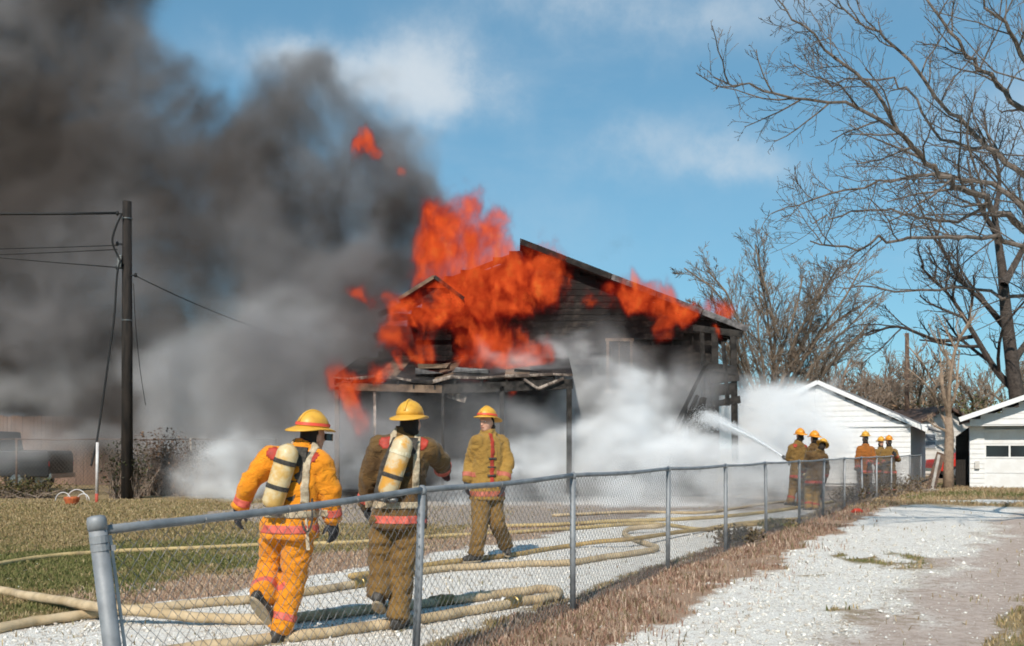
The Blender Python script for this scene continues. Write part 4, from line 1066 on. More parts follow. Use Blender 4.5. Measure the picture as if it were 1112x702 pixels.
# garage at the right edge of the picture
gd = 37.7
gar = empty('garage', (16.85, gd, 0), 'white garage with windowed door and overhanging gable at the picture edge', 'garage')
ridge = Vector((22.2, 0, 4.62)); evx, evz = 16.5, 2.55; sg = (ridge.z-evz)/(ridge.x-evx)
topg = lambda x: ridge.z-sg*abs(x-ridge.x)
siding('gable_siding', None, gd-.55, evx+.35, 27.5, 2.32, 4.5, .2, 'white_paint', gar, lambda x: topg(x)-.1)
mb = MB(); mb.box((22.2, gd-.30, 2.30), (11.0, .5, .06)); mb.build('soffit', MATS['white_trim'], gar, False, (22, gd, 2.3))
for s in (-1, 1):
    ex = ridge.x+s*(ridge.x-evx); mb = MB(); mb.prism([(ridge.x, ridge.z+.02), (ex, evz+.02), (ex, evz-.07), (ridge.x, ridge.z-.07)], 'y', gd-1.0, gd+8.4); mb.build('roof', MATS['grey_roof'], gar, False, ridge)
    mb = MB(); mb.beam((ridge.x, gd-1.02, ridge.z-.06), (ex, gd-1.02, evz-.06), .03, .17); mb.build('rake_board', MATS['white_trim'], gar, False, (ex, gd, evz))
for x0, x1 in ((16.85, 17.35), (22.3, 22.8), (27.1, 27.5)):
    siding('front_siding', None, gd, x0, x1, .0, 2.27, .18, 'white_paint', gar, lambda x: 9)
mb = MB(); mb.prism([(16.9, 0), (27.45, 0), (27.45, 2.4), (22.2, 4.3), (16.9, 2.4)], 'y', gd+.2, gd+8); mb.build('wall', MATS['white_paint'], gar, False, (22, gd, 0))
for x0, x1 in ((17.35, 22.3), (22.8, 27.1)):
    dr = None
    for k in range(4):
        z0, z1 = .02+k*.535, .02+(k+1)*.535-.012
        mb = MB()
        if k != 2: mb.box(((x0+x1)/2, gd+.08, (z0+z1)/2), (x1-x0, .06, z1-z0))
        else:
            nw = 6; ww = (x1-x0)/nw
            mb.box(((x0+x1)/2, gd+.08, z0+.03), (x1-x0, .06, .06)); mb.box(((x0+x1)/2, gd+.08, z1-.03), (x1-x0, .06, .06))
            for q in range(nw+1): mb.box((x0+q*ww+(.02 if q == 0 else -.02 if q == nw else 0), gd+.082, (z0+z1)/2), (.06, .056, z1-z0-.12))
        pn_ = mb.build('door_panel', MATS['white_paint'], gar, False, (x0, gd, z0))
        if k == 2:
            for q in range(nw):
                mb = MB(); mb.box((x0+(q+.5)*ww, gd+.11, (z0+z1)/2), (ww-.05, .01, z1-z0-.1)); mb.build('pane', MATS['glass_dark'], pn_, False, (x0, gd, z0))
a = P(1061, 505, gd-.05); mb = MB(); mb.box((a.x, gd-.06, a.z), (.16, .1, .28)); mb.build('meter_box', MATS['cream_wall'], gar, False, a)
gar.rotation_euler.z = -.41
# dark upright planks between garage and tree, red car behind
mat('dark_wood', (.018, .016, .014), (.035, .03, .026), 6, .9)
planks = empty('dark_planks', (16.1, 38.5, 0), 'dark planks with slanted top standing upright beside the garage', 'planks')
for i in range(5):
    x = P(1038.0, 0, 38.5).x+i*.098; h = 1.9+.07*i
    mb = MB(); mb.prism([(x, .03), (x+.092, .03), (x+.092, h+.06), (x, h)], 'y', 38.48, 38.52); mb.build('plank', MATS['dark_wood'], planks, False, (x, 38.5, 0))
for z in (.5, 1.5):
    mb = MB(); mb.box((P(1038.0, 0, 38.5).x+.245, 38.535, z), (.49, .03, .1)); mb.build('ledge', MATS['dark_wood'], planks, False, (16, 38.5, z))
mat('car_red', (.55, .035, .02), None, rough=.35, spec=.5); mat('tyre', (.02, .02, .02), None, rough=.8); mat('rim', (.4, .4, .4), None, rough=.3, metal=.8)
mat('truck_dark', (.008, .009, .011), (.016, .016, .018), 3, .4, spec=.5); mat('light_red', (.4, .02, .02), None, rough=.3); mat('chrome', (.5, .5, .5), None, rough=.2, metal=.9)
def car(name, label, cat, x0, y, L, prof, cab, m, wheels, wr, W=1.7):
    """side profile along +x from x0; the car is W deep along y"""
    r = empty(name, (x0+L/2, y+W/2, 0), label, cat)
    mb = MB(); mb.prism([(x0+p*L, z) for p, z in prof], 'y', y, y+W)
    bd = mb.build('body', MATS[m], r, False, (x0, y, 0)); bv = bd.modifiers.new('b', 'BEVEL'); bv.width = .06; bv.segments = 3
    mb = MB(); mb.prism([(x0+p*L, z) for p, z in cab], 'y', y+.1, y+W-.1); cb = mb.build('cabin', MATS[m], r, False, (x0, y, 1)); bv = cb.modifiers.new('b', 'BEVEL'); bv.width = .05; bv.segments = 3
    ca, cz = [p for p, _ in cab], [z for _, z in cab]
    z0_, z1_ = min(cz)+.1, max(cz)-.1; a_, b_ = min(ca)+.05, max(ca)-.05
    for i in range(2):
        q0 = x0+L*(a_+(b_-a_)*(.06+.48*i)); q1 = x0+L*(a_+(b_-a_)*(.46+.46*i))
        mb = MB(); mb.prism([(q0, z0_), (q1, z0_), (q1-.06*(i), z1_), (q0+.12*(1-i), z1_)], 'y', y+.085, y+.10); mb.build('window', MATS['glass_dark'], cb, False, (q0, y, z0_))
    for p in wheels:
        for yy_ in (y-.02, y+W-.2):
            mb = MB(); c = (x0+p*L, yy_, wr); mb.tube([(c[0], yy_, wr), (c[0], yy_+.03, wr), (c[0], yy_+.19, wr), (c[0], yy_+.22, wr)], [wr*.9, wr, wr, wr*.9], 24); ty = mb.build('wheel', MATS['tyre'], r, False, c)
            mb = MB(); mb.tube([(c[0], yy_-.012, wr), (c[0], yy_+.02, wr)], [wr*.5, wr*.6], 16); mb.build('rim', MATS['rim'], ty, False, c)
    for p, mm, nm in ((.005, 'chrome', 'headlight'), (.995, 'light_red', 'tail_light')):
        for s in (.12, W-.12):
            mb = MB(); mb.box((x0+p*L, y+s, .78 if wr < .36 else .95), (.05, .2, .16)); mb.build(nm, MATS[mm], bd, False, (x0+p*L, y+s, .8))
    for p in (.0, 1.0):
        mb = MB(); mb.box((x0+p*L, y+W/2, .42 if wr < .36 else .55), (.12, W*.96, .16)); mb.build('bumper', MATS['chrome'], bd, False, (x0+p*L, y, .4))
    return r
car('red_car', 'red car glimpsed behind the small tree and the dark planks', 'car', 20.4, 49, 4.5, [(0, .35), (1, .35), (1, .8), (.97, .95), (.7, 1.0), (.3, 1.0), (.02, .9), (0, .75)], [(.24, .98), (.82, .98), (.70, 1.4), (.38, 1.4)], 'car_red', (.19, .8), .31)
# boards leaning on the small tree
mat('grey_wood', (.42, .38, .34), (.30, .26, .22), 6, .85, .3, 40, stretch=(1, 1, .2)); mat('rust_wood', (.08, .05, .04), (.14, .09, .06), 6, .9)
def lone(name, label, cat, mb, m, origin, smooth=False, group=None):
    return tag(mb.build(name, MATS[m], None, smooth, origin), label, cat, group)
mb = MB(); mb.beam((P(1005, 0, 36).x, 35.6, .0), (P(1022, 0, 36.4).x, 36.4, 1.28), .30, .04, up=(0, -1, .5)); lone('leaning_board', 'wide dark board leaning against the small forked tree', 'board', mb, 'rust_wood', (P(1005, 0, 36).x, 35.6, 0))
mb = MB(); mb.beam((P(1009, 0, 35.4).x, 35.2, .0), (P(1019, 0, 36.2).x, 36.15, 1.22), .09, .05, up=(0, -1, .5)); lone('leaning_board', 'narrow pale board leaning against the small forked tree', 'board', mb, 'grey_wood', (P(1009, 0, 35.4).x, 35.2, 0))
mb = MB(); mb.beam((P(1002, 0, 35).x, 34.8, .03), (P(1016, 0, 35).x, 35.0, .05), .25, .05); lone('board', 'pale plank lying flat at the foot of the leaning boards', 'board', mb, 'grey_wood', (P(1008, 0, 35).x, 35, 0))
mat('rag_red', (.45, .05, .03), None, rough=.8)
c = G(931, 557); mb = MB(); mb.ellipsoid(c+Vector((0, 0, .05)), (.10, .08, .05)); mb.ellipsoid(c+Vector((.07, .03, .03)), (.07, .06, .04)); mb.ellipsoid(c+Vector((-.08, .04, .02)), (.06, .05, .035))
ob = bpy.data.objects.new('rag', remeshed(mb, 'rag', .012, 1, .012, 14)); COL.objects.link(ob); ob.data.materials.append(MATS['rag_red']); tag(ob, 'crumpled red rag on the ground at the far fence', 'rag')

# ------------------------------------------------------------------ left side: pole, wires, back fence, truck
mat('pole_wood', (.013, .011, .010), (.035, .027, .022), 8, .85, .5, 60, stretch=(1, 1, .15))
mat('cable', (.012, .012, .012), None, rough=.6)
PD = 29.5
pb = P(138, 0, PD).x; ptop = P(138, 219, PD).z
pole = empty('utility_pole', (pb, PD, 0), 'tall dark wooden utility pole before the smoke', 'utility pole')
mb = MB(); mb.tube([(pb, PD, -.3), (pb, PD, ptop*.5), (pb, PD, ptop)], [.165, .15, .125], 12); mb.build('pole_shaft', MATS['pole_wood'], pole, True, (pb, PD, 0))
for py, s in ((233, -1), (266, -1), (292, -1), (300, 1)):
    z = P(0, py, PD).z; mb = MB(); mb.tube([(pb+s*.10, PD-.05, z), (pb+s*.26, PD-.05, z+.02)], .022, 8); mb.tube([(pb+s*.26, PD-.05, z-.04), (pb+s*.26, PD-.05, z+.0), (pb+s*.26, PD-.05, z+.08)], [.03, .05, .03], 10); mb.build('insulator', MATS['cable'], pole, True, (pb, PD, z))
mb = MB(); mb.box((pb-.16, PD-.12, P(0, 285, PD).z), (.12, .1, .35)); mb.build('junction_box', MATS['metal_dark'], pole, False, (pb, PD, 5))
for z in (ptop-.5, ptop*.6, ptop*.3):
    mb = MB(); mb.tube([(pb, PD, z-.015), (pb, PD, z+.015)], .155, 12); mb.build('pole_band', MATS['metal_dark'], pole, False, (pb, PD, z))
def wire(label, pts, r, sag=0, name='overhead_wire'):
    a, b_ = Vector(pts[0]), Vector(pts[-1])
    pp = spline(pts, 8) if len(pts) > 2 else [a.lerp(b_, i/14)+Vector((0, 0, -sag*(1-(2*i/14-1)**2))) for i in range(15)]
    mb = MB(); mb.tube(pp, r, 6); return tag(mb.build(name, MATS['cable'], None, True, a), label, 'cable')
wx = pb-.26
z1, z2, z3 = P(0, 232, PD).z, P(0, 267, PD).z, P(0, 291, PD).z
wire('thick black overhead cable, topmost on the utility pole', [(wx, PD-.05, z1), (wx-24, PD-2, z1+1.1)], .038, .5)
wire('overhead wire below the thick cable on the utility pole', [(wx, PD-.05, z2), (wx-24, PD+1, z2+.7)], .014, .35)
wire('overhead wire just under its twin at mid height of the pole', [(wx, PD-.05, z2-.12), (wx-24, PD+1, z2+.25)], .014, .35)
wire('lowest overhead wire sloping down to the utility pole', [(wx, PD-.05, z3), (wx-24, PD-3, z3+2.6)], .015, .3)
wire('service wire dropping from the pole towards the burning house', [(pb+.26, PD-.05, P(0, 300, PD).z), (-4.2, 34.5, 4.4)], .016, .35)
wire('slack loop of cable hanging at the top of the utility pole', [P(132, 233, PD-.2), P(126, 246, PD-.25), P(122, 262, PD-.25), P(127, 276, PD-.2), P(131, 284, PD-.2)], .03)
wire('loose black cable hanging from the pole down to the white stake', [P(131, 282, PD-.25), P(127, 300, PD-.3), P(124, 345, PD-.4), P(118, 390, PD-.5), P(111, 440, PD-.6), P(105, 480, PD-.8), P(101, 497, PD-1), P(99, 506, PD-1.1)], .03)
wire('thin wire hanging along the right side of the pole', [P(145, 308, PD-.1), P(147, 350, PD-.05), P(152, 400, PD), P(158, 440, PD)], .01)
mat('stake_white', (.72, .70, .68), (.55, .5, .48), 6, .6); mat('stake_red', (.45, .08, .05), None, rough=.6)
sp_ = G(105, 546)
st = empty('marker_stake', sp_, 'thin white stake with red foot beside the utility pole', 'stake')
mb = MB(); mb.tube([sp_+Vector((0, 0, .22)), sp_+Vector((.02, 0, 1.62))], .04, 8); mb.build('stake_pipe', MATS['stake_white'], st, True, sp_)
mb = MB(); mb.tube([sp_-Vector((0, 0, .1)), sp_+Vector((0, 0, .24))], .045, 8); mb.build('stake_foot', MATS['stake_red'], st, True, sp_)
# orange pot with white wire hoops
bp = G(78, 548)
bk = empty('flower_basket', bp, 'small orange pot with white wire hoops on the lawn edge', 'basket')
mat('pot_orange', (.55, .15, .05), (.4, .1, .04), 10, .7)
mb = MB(); mb.tube([bp+Vector((0, 0, z)) for z in (0, .02, .16, .2)], [.12, .15, .2, .19], 14); mb.build('pot', MATS['pot_orange'], bk, False, bp)
for dx_, rr in ((-.16, .2), (.12, .26), (.3, .16)):
    mb = MB(); mb.tube([bp+Vector((dx_+math.cos(t)*rr, -.05+.1*math.sin(dx_*9), .1+math.sin(t)*rr*1.1)) for t in [i*math.pi/10 for i in range(11)]], .013, 6); mb.build('hoop', MATS['stake_white'], bk, True, bp)
# back fence of the yard
mat('rust_rail', (.11, .065, .045), (.17, .11, .08), 12, .7, metal=.2); mat('old_wire', (.10, .085, .07), None, rough=.7)
bf = empty('back_fence', (-15, 32, 0), 'old rusty chain link fence at the back of the lawn', 'fence')
zt = P(0, 477, 32).z
bx = [P(px, 0, 32).x for px in (-70, 18, 106, 207, 300)]
for x in bx:
    mb = MB(); mb.tube([(x, 32, -.1), (x, 32, zt+.03)], .035, 8); mb.build('post', MATS['rust_rail'] if x != bx[3] else MATS['grey_wood'], bf, True, (x, 32, 0))
for i in range(4):
    mb = MB(); mb.tube([(bx[i], 32, zt), ((bx[i]+bx[i+1])/2, 32, zt-.03), (bx[i+1], 32, zt)], .022, 6); mb.build('top_rail', MATS['rust_rail'], bf, True, (bx[i], 32, zt))
    mb = MB(); L = bx[i+1]-bx[i]; k = int(L/.12)
    for q in range(-12, k+1):
        for s in (0, 1):
            a = bx[i]+q*.12; h0 = 0; b_ = a+zt*.9
            a_, bb = a, b_
            t0 = max(0, (bx[i]-a)/(b_-a)); t1 = min(1, (bx[i+1]-a)/(b_-a))
            if t1 <= t0: continue
            p_, q_ = a+(b_-a)*t0, a+(b_-a)*t1
            z0, z1_ = (zt*t0, zt*t1) if s == 0 else (zt*(1-t0), zt*(1-t1))
            mb.tube([(p_, 32+.004*s, z0), (q_, 32+.004*s, z1_)], .004, 3, False)
    mb.build('wire_mesh', MATS['old_wire'], bf, False, (bx[i], 32, 0))
# tall tan board fence behind
mat('tan_boards', (.36, .23, .17), (.28, .175, .13), 5, .85, .3, 30, stretch=(1, 1, .2))
wf = empty('board_fence', (-18, 41, 0), 'tall tan board fence behind the truck and the rusty fence', 'fence')
x = P(-120, 0, 41).x; zt2 = P(0, 452, 41).z
while x < P(330, 0, 41).x:
    mb = MB()
    for k in range(16):
        h = zt2+random.uniform(-.03, .03); mb.box((x+.075+k*.152, 41+random.uniform(-.012, .012), h/2), (.146, .025, h))
    mb.build('board_panel', MATS['tan_boards'], wf, False, (x, 41, 0))['kind'] = 'stuff'
    mb = MB(); mb.box((x, 41.09, zt2/2-.05), (.1, .1, zt2-.1)); mb.build('post', MATS['tan_boards'], wf, False, (x, 41, 0))
    for z in (.5, zt2-.5):
        mb = MB(); mb.box((x+1.22, 41.05, z), (2.4, .04, .09)); mb.build('rail', MATS['tan_boards'], wf, False, (x, 41, z))
    x += 2.44
# pickup truck cut by the left edge of the picture
tx = P(62, 0, 34).x
car('pickup_truck', 'dark pickup truck parked at the left edge behind the rusty fence', 'truck', tx-5.3, 33.4, 5.3, [(0, .5), (1, .5), (1, 1.25), (.99, 1.38), (.64, 1.40), (.3, 1.36), (.03, 1.25), (0, 1.0)], [(.30, 1.34), (.685, 1.36), (.665, 2.02), (.38, 2.02)], 'truck_dark', (.17, .8), .40, 1.9)
fh, pk3, ev3, s3, _, _ = gable('grey_house', 'grey house roof showing over the tan board fence through smoke', 10, 405, 118, 440, 62, 8, 'shade_grey', 'brown_roof', .5, .3)
a = P(68, 442, 61.9)
for k in (-1, 1):
    mb = MB(); mb.box((a.x+k*.55, 61.93, a.z-.1), (.7, .1, 1.0)); w = mb.build('window', MATS['white_trim'], fh, False, a)
    mb = MB(); mb.box((a.x+k*.55, 61.86, a.z-.1), (.55, .06, .8)); mb.build('pane', MATS['glass_dark'], w, False, a)
print('buildings', round(time.time()-T0, 1))

# ------------------------------------------------------------------ bare trees
mat('bark', (.10, .08, .066), (.19, .155, .13), 10, .9, .5, 40)
mat('bark_dark', (.045, .034, .028), (.09, .07, .058), 8, .9, .5, 40)
mat('bark_pale', (.34, .25, .18), (.24, .17, .12), 8, .9, .4, 40)
mat('twig_brown', (.19, .14, .105), (.27, .21, .165), 3, .9)
mat('twig_tan', (.25, .19, .14), (.175, .133, .098), 3, .9)
class Tree:
    def __init__(s, seed): s.r = random.Random(seed); s.mb = MB(); s.n = 0
    def limb(s, pts, r0, r1, sides=5):
        n = len(pts); s.mb.tube(pts, [r0+(r1-r0)*(i/(n-1))**.8 for i in range(n)], sides, cap=False); s.n += 1
    def rdir(s, d, ang, up=0.0, bias=None):
        d = Vector(d).normalized(); o_ = d.orthogonal(); o_.rotate(Matrix.Rotation(s.r.uniform(0, 6.283), 3, d)); o_.normalize()
        v = d*math.cos(ang)+o_*math.sin(ang)+Vector((0, 0, up))
        if bias is not None: v += bias
        return v.normalized()
    def grow(s, p, d, L, r, lev, spec):
        nseg = spec['seg'][min(lev, len(spec['seg'])-1)]; pts = [Vector(p)]; dd = Vector(d).normalized(); dirs = [dd]
        wob = spec['wob']; up = spec['up'][min(lev, len(spec['up'])-1)]
        for i in range(nseg):
            dd = (dd+Vector((s.r.gauss(0, wob), s.r.gauss(0, wob), s.r.gauss(0, wob)+up))).normalized()
            pts.append(pts[-1]+dd*L/nseg); dirs.append(dd)
        s.limb(pts, r, max(r*.45, spec['rmin']), 7 if lev == 0 else 5 if lev == 1 else 3)
        s.kids(pts, dirs, L, r, lev, spec)
    def kids(s, pts, dirs, L, r, lev, spec, t0=None):
        if lev >= spec['lev']: return
        k = spec['kids'][min(lev, len(spec['kids'])-1)]; k = max(1, int(k*s.r.uniform(.75, 1.25)))
        t0 = spec['t0'][min(lev, len(spec['t0'])-1)] if t0 is None else t0
        n = len(pts)-1
        for i in range(k):
            t = t0+(1-t0)*((i+s.r.random())/k); q = min(t*n, n-.001); j = int(q); p = pts[j].lerp(pts[j+1], q-j)
            a = s.r.uniform(*spec['ang']); 
            cl = L*spec['len'][min(lev, len(spec['len'])-1)]*(1.12-.6*t)*s.r.uniform(.7, 1.25)
            cr = max(r*(1-.5*t)*spec['rr'], spec['rmin'])
            s.grow(p, s.rdir(dirs[j+1] if j+1 < len(dirs) else dirs[-1], a, spec['cup'], spec.get('bias')), cl, cr, lev+1, spec)
def tree_obj(name, label, base, trunk_pts, tr, m_trunk, m_crown, crown, group='bare trees'):
    o = empty(name, base, label, 'tree', group)
    mb = MB(); mb.tube(trunk_pts, tr, 12); mb.build('trunk', MATS[m_trunk], o, True, base)
    crown.mb.build('crown', MATS[m_crown], o, False, base)['kind'] = 'stuff'
    return o
# the big tree whose limbs reach in from the right
T = Tree(11); D = 17
base = Vector((P(1232, 0, D).x, D, 0))
fork = Vector((base.x-.1, D, 3.6))
spec = dict(seg=[6, 5, 4, 3], wob=.17, up=[.02, .03, .05, .06], lev=3, kids=[13, 8, 6, 3], t0=[.15, .12, .15], ang=(.45, 1.05), len=[.30, .46, .5, .5], rr=.42, cup=.10, rmin=.0038)
limbs = [
    ([(1205, 330, 0), (1150, 285, -.5), (1112, 251, -1), (1072, 222, -1.4), (1038, 200, -1.8), (1004, 177, -2), (975, 143, -2.2), (918, 117, -2.4), (844, 103, -2.6), (775, 84, -2.8)], .125),
    ([(1200, 300, .3), (1150, 235, .5), (1112, 188, .6), (1072, 160, .8), (1032, 118, 1), (975, 55, 1.2), (930, 20, 1.3), (890, -18, 1.4)], .12),
    ([(1205, 260, 0), (1150, 165, 0), (1112, 118, 0), (1072, 85, .1), (1038, 48, .2), (1004, -2, .3), (985, -40, .3)], .115),
    ([(1150, 285, -.5), (1100, 215, -.2), (1049, 195, 0), (1005, 191, .3), (969, 195, .5), (901, 212, .7), (838, 232, .9)], .085),
    ([(1205, 330, 0), (1150, 300, -1), (1105, 268, -1.4), (1060, 258, -1.8), (1015, 258, -2.2), (965, 262, -2.5), (922, 270, -2.7), (880, 262, -2.9)], .085),
    ([(1150, 165, 0), (1110, 60, -.6), (1080, 20, -.8), (1050, -30, -1)], .09),
    ([(975, 143, -2.2), (940, 85, -2.4), (905, 60, -2.5), (870, 30, -2.6), (845, 0, -2.7)], .05),
    ([(1205, 330, 0), (1160, 320, 1.5), (1100, 322, 2.4), (1049, 314, 3), (987, 316, 3.5), (935, 312, 3.8), (900, 322, 4)], .085),
    ([(1072, 222, -1.4), (1040, 240, -1.2), (1000, 236, -1), (960, 228, -.8), (915, 232, -.6), (880, 240, -.5)], .05),
    ([(1072, 160, .8), (1020, 150, 1.6), (985, 95, 2), (950, 85, 2.2), (905, 90, 2.4), (862, 70, 2.6)], .05),
    ([(1180, 200, 0), (1240, 60, .6), (1300, -80, 1)], .12), ([(1230, 300, 0), (1310, 200, 1.5), (1400, 120, 2.5)], .11), ([(1230, 300, .3), (1280, 180, 3), (1300, 60, 5)], .1)]
for pts, r in limbs:
    w = spline([P(x, y, D+dd) for x, y, dd in pts], 4)
    for i, p in enumerate(w[1:-1]): p += Vector((T.r.gauss(0, .035), T.r.gauss(0, .05), T.r.gauss(0, .035)))
    r *= .62; T.limb(w, r, .010, 7)
    dirs = [(w[min(i+1, len(w)-1)]-w[max(i-1, 0)]).normalized() for i in range(len(w))]
    L = sum((w[i+1]-w[i]).length for i in range(len(w)-1))
    sp2 = dict(spec); sp2['kids'] = [max(8, int(L*3.4)), 7, 4, 3]; sp2['len'] = [1.55/L if L > 3 else .4, .5, .5, .5]
    T.kids(w, dirs, L, r*.8, 0, sp2, .12)
tp = [base-Vector((0, 0, .2)), base+Vector((0, 0, .3)), base.lerp(fork, .5), fork, P(1205, 330, D), P(1205, 260, D)]
tree_obj('bare_tree', 'big bare tree whose long limbs reach in high from the right edge', base, tp, [.42, .34, .29, .27, .2, .12], 'bark', 'bark', T)
print('big tree limbs', T.n)
# tree behind the garage with its trunk in view
T = Tree(5); D = 48
b0 = Vector((P(1112, 0, D).x, D, 0)); tr = [b0, P(1104, 430, D), P(1099, 395, D), P(1093, 345, D), P(1088, 290, D), P(1080, 235, D)]
spec = dict(seg=[6, 5, 4, 3], wob=.16, up=[.03, .03, .05, .06], lev=3, kids=[9, 7, 5, 3], t0=[.25, .15, .15], ang=(.4, 1.0), len=[.5, .5, .5, .5], rr=.5, cup=.12, rmin=.011)
for pts, r in (([(1103, 425), (1080, 400), (1050, 350), (1030, 320), (1000, 290)], .22), ([(1095, 360), (1070, 330), (1040, 300), (1010, 240)], .18), ([(1090, 310), (1120, 250), (1130, 200)], .2), ([(1085, 260), (1060, 215), (1050, 170)], .15), ([(1080, 235), (1085, 190), (1070, 140)], .14), ([(1099, 395), (1130, 350), (1160, 300)], .2), ([(1060, 365), (1020, 370), (975, 355), (940, 365)], .12)):
    w = spline([P(x, y, D+T.r.uniform(-1.5, 1.5)) for x, y in pts], 4); T.limb(w, r, .04, 6)
    dirs = [(w[min(i+1, len(w)-1)]-w[max(i-1, 0)]).normalized() for i in range(len(w))]; L = sum((w[i+1]-w[i]).length for i in range(len(w)-1)); T.kids(w, dirs, L, r, 0, spec, .2)
tree_obj('bare_tree', 'bare tree with thick dark trunk rising behind the garage roof', b0, tr, [.42, .34, .30, .27, .2, .14], 'bark_dark', 'bark_dark', T)
# dense twiggy tree behind the burning house
def bushy(seed, label, px, d, h, spread, stems, mt, mc, lev=3, kids=(9, 7, 5, 3), rmin=.012, ln=(.42, .5, .5), up=.06, r0=.16, lean=0, split=.2):
    T = Tree(seed); b0 = Vector((P(px, 0, d).x, d, 0))
    spec = dict(seg=[6, 5, 4, 3], wob=.13, up=[.02, up, up, up], lev=lev, kids=list(kids), t0=[.22, .15, .15], ang=(.35, .95), len=list(ln), rr=.5, cup=.16, rmin=rmin)
    th = h*split
    for i in range(stems):
        a = i*6.283/stems+T.r.uniform(-.4, .4); sp_i = spread*2.0*math.sqrt((i+.5)/stems); dr = Vector((math.cos(a*2.4)*sp_i+lean, math.sin(a*2.4)*sp_i, 1))
        T.grow(b0+Vector((0, 0, th*T.r.uniform(.7, 1))), dr, (h-th)*T.r.uniform(.75, 1.05), r0*T.r.uniform(.6, .9), 0, spec)
    return tree_obj('bare_tree', label, b0, [b0-Vector((0, 0, .2)), b0+Vector((.02, 0, th*.5)), b0+Vector((0, 0, th))], [r0*1.5, r0*1.25, r0*1.1], mt, mc, T)
T = Tree(21); D = 50; b0 = Vector((P(838, 0, D).x, D, 0)); cc_ = Vector((b0.x, D, 7.7))
spec = dict(seg=[6, 5, 4, 3], wob=.12, up=[.0, .02, .03, .03], lev=3, kids=[13, 9, 7, 3], t0=[.22, .15, .15], ang=(.35, .9), len=[.30, .5, .5], rr=.45, cup=.10, rmin=.0085)
for i in range(24):
    a = i*2.399963; zz = -.35+1.33*(i+.5)/24; rr_ = math.sqrt(max(0, 1-zz*zz))
    e = cc_+Vector((math.cos(a)*rr_*4.3, math.sin(a)*rr_*3.8, zz*5.9)); st = b0+Vector((0, 0, T.r.uniform(1.8, 3.2))); L = (e-st).length*T.r.uniform(.8, .95)
    T.grow(st, (e-st)+Vector((0, 0, -.1*L)), L, T.r.uniform(.07, .12), 0, spec)
tree_obj('bare_tree', 'round hazy bare tree right behind the burning house corner', b0, [b0-Vector((0, 0, .2)), b0+Vector((.05, 0, 1.5)), b0+Vector((0, 0, 3.2))], [.27, .22, .16], 'bark', 'twig_tan', T)
bushy(22, 'bare tree between the burning house and the white shed', 912, 58, 7.2, .8, 9, 'bark', 'twig_brown', kids=(14, 9, 6, 3), rmin=.010, up=.02)
# small forked tree by the boards
T = Tree(31); D = 36.6; b0 = Vector((P(1030, 0, D).x, D, 0))
spec = dict(seg=[5, 4, 3], wob=.14, up=[.04, .05, .05], lev=2, kids=[7, 5, 3], t0=[.3, .2, .2], ang=(.4, .9), len=[.45, .5, .5], rr=.5, cup=.15, rmin=.008)
for pts, r in (([(1030, 452), (1024, 425), (1022, 400), (1015, 385)], .09), ([(1030, 455), (1031, 420), (1036, 385), (1045, 362), (1055, 345)], .10), ([(1030, 448), (1037, 430), (1040, 405), (1042, 380)], .07), ([(1028, 462), (1018, 440), (1008, 420), (985, 400)], .06), ([(1027, 468), (1014, 462), (1006, 455)], .05), ([(1024, 425), (1012, 412), (1000, 392), (985, 375)], .05)):
    w = spline([P(x, y, D+T.r.uniform(-.6, .6)*(i > 0)) for i, (x, y) in enumerate(pts)], 4); T.limb(w, r, .02, 6)
    dirs = [(w[min(i+1, len(w)-1)]-w[max(i-1, 0)]).normalized() for i in range(len(w))]; L = sum((w[i+1]-w[i]).length for i in range(len(w)-1)); T.kids(w, dirs, L, r, 0, spec, .3)
tree_obj('bare_tree', 'small forked tree with pale sunlit trunk between shed and garage', b0, [b0-Vector((0, 0, .1)), b0+Vector((0, 0, .8)), P(1031, 470, D), P(1030, 450, D)], [.20, .17, .15, .11], 'bark_pale', 'bark_pale', T)
# wood in the distance, each tree its own
far_trees = [(925, 70, 9.5, 'twig_brown', 'reddish bare tree above the roof ridge of the white shed'), (955, 78, 10.5, 'twig_brown', 'round bare tree over the right slope of the shed roof'),
             (990, 66, 9.5, 'twig_tan', 'bare tree beside the thin brown far pole'), (1012, 80, 11, 'twig_brown', 'bare tree over the far house ridge'), (1050, 72, 10, 'twig_tan', 'bare tree between small forked tree and dark trunk'),
             (1090, 85, 12, 'twig_brown', 'far bare tree over the left slope of the garage roof'), (870, 84, 8.5, 'twig_brown', 'low far bare tree just left of the shed ridge'), (1130, 70, 10, 'twig_tan', 'far bare tree at the picture edge behind the garage')]
for i, (px, d, h, mc, lab) in enumerate(far_trees):
    bushy(40+i, lab, px, d, h*.86, .75, 6, 'bark_dark', mc, kids=(9, 7, 5, 2), rmin=.02, r0=.2)
for i, (px, d, h, lab) in enumerate(((25, 70, 7, 'hazy bare tree above the grey house at the left edge'), (150, 66, 6.5, 'hazy bare tree in the smoke behind the utility pole'), (80, 80, 8, 'hazy tall bare tree over the right end of the grey house'))):
    bushy(60+i, lab, px, d, h, .7, 6, 'bark_dark', 'bark_dark', kids=(8, 6, 4, 2), rmin=.02, r0=.2)
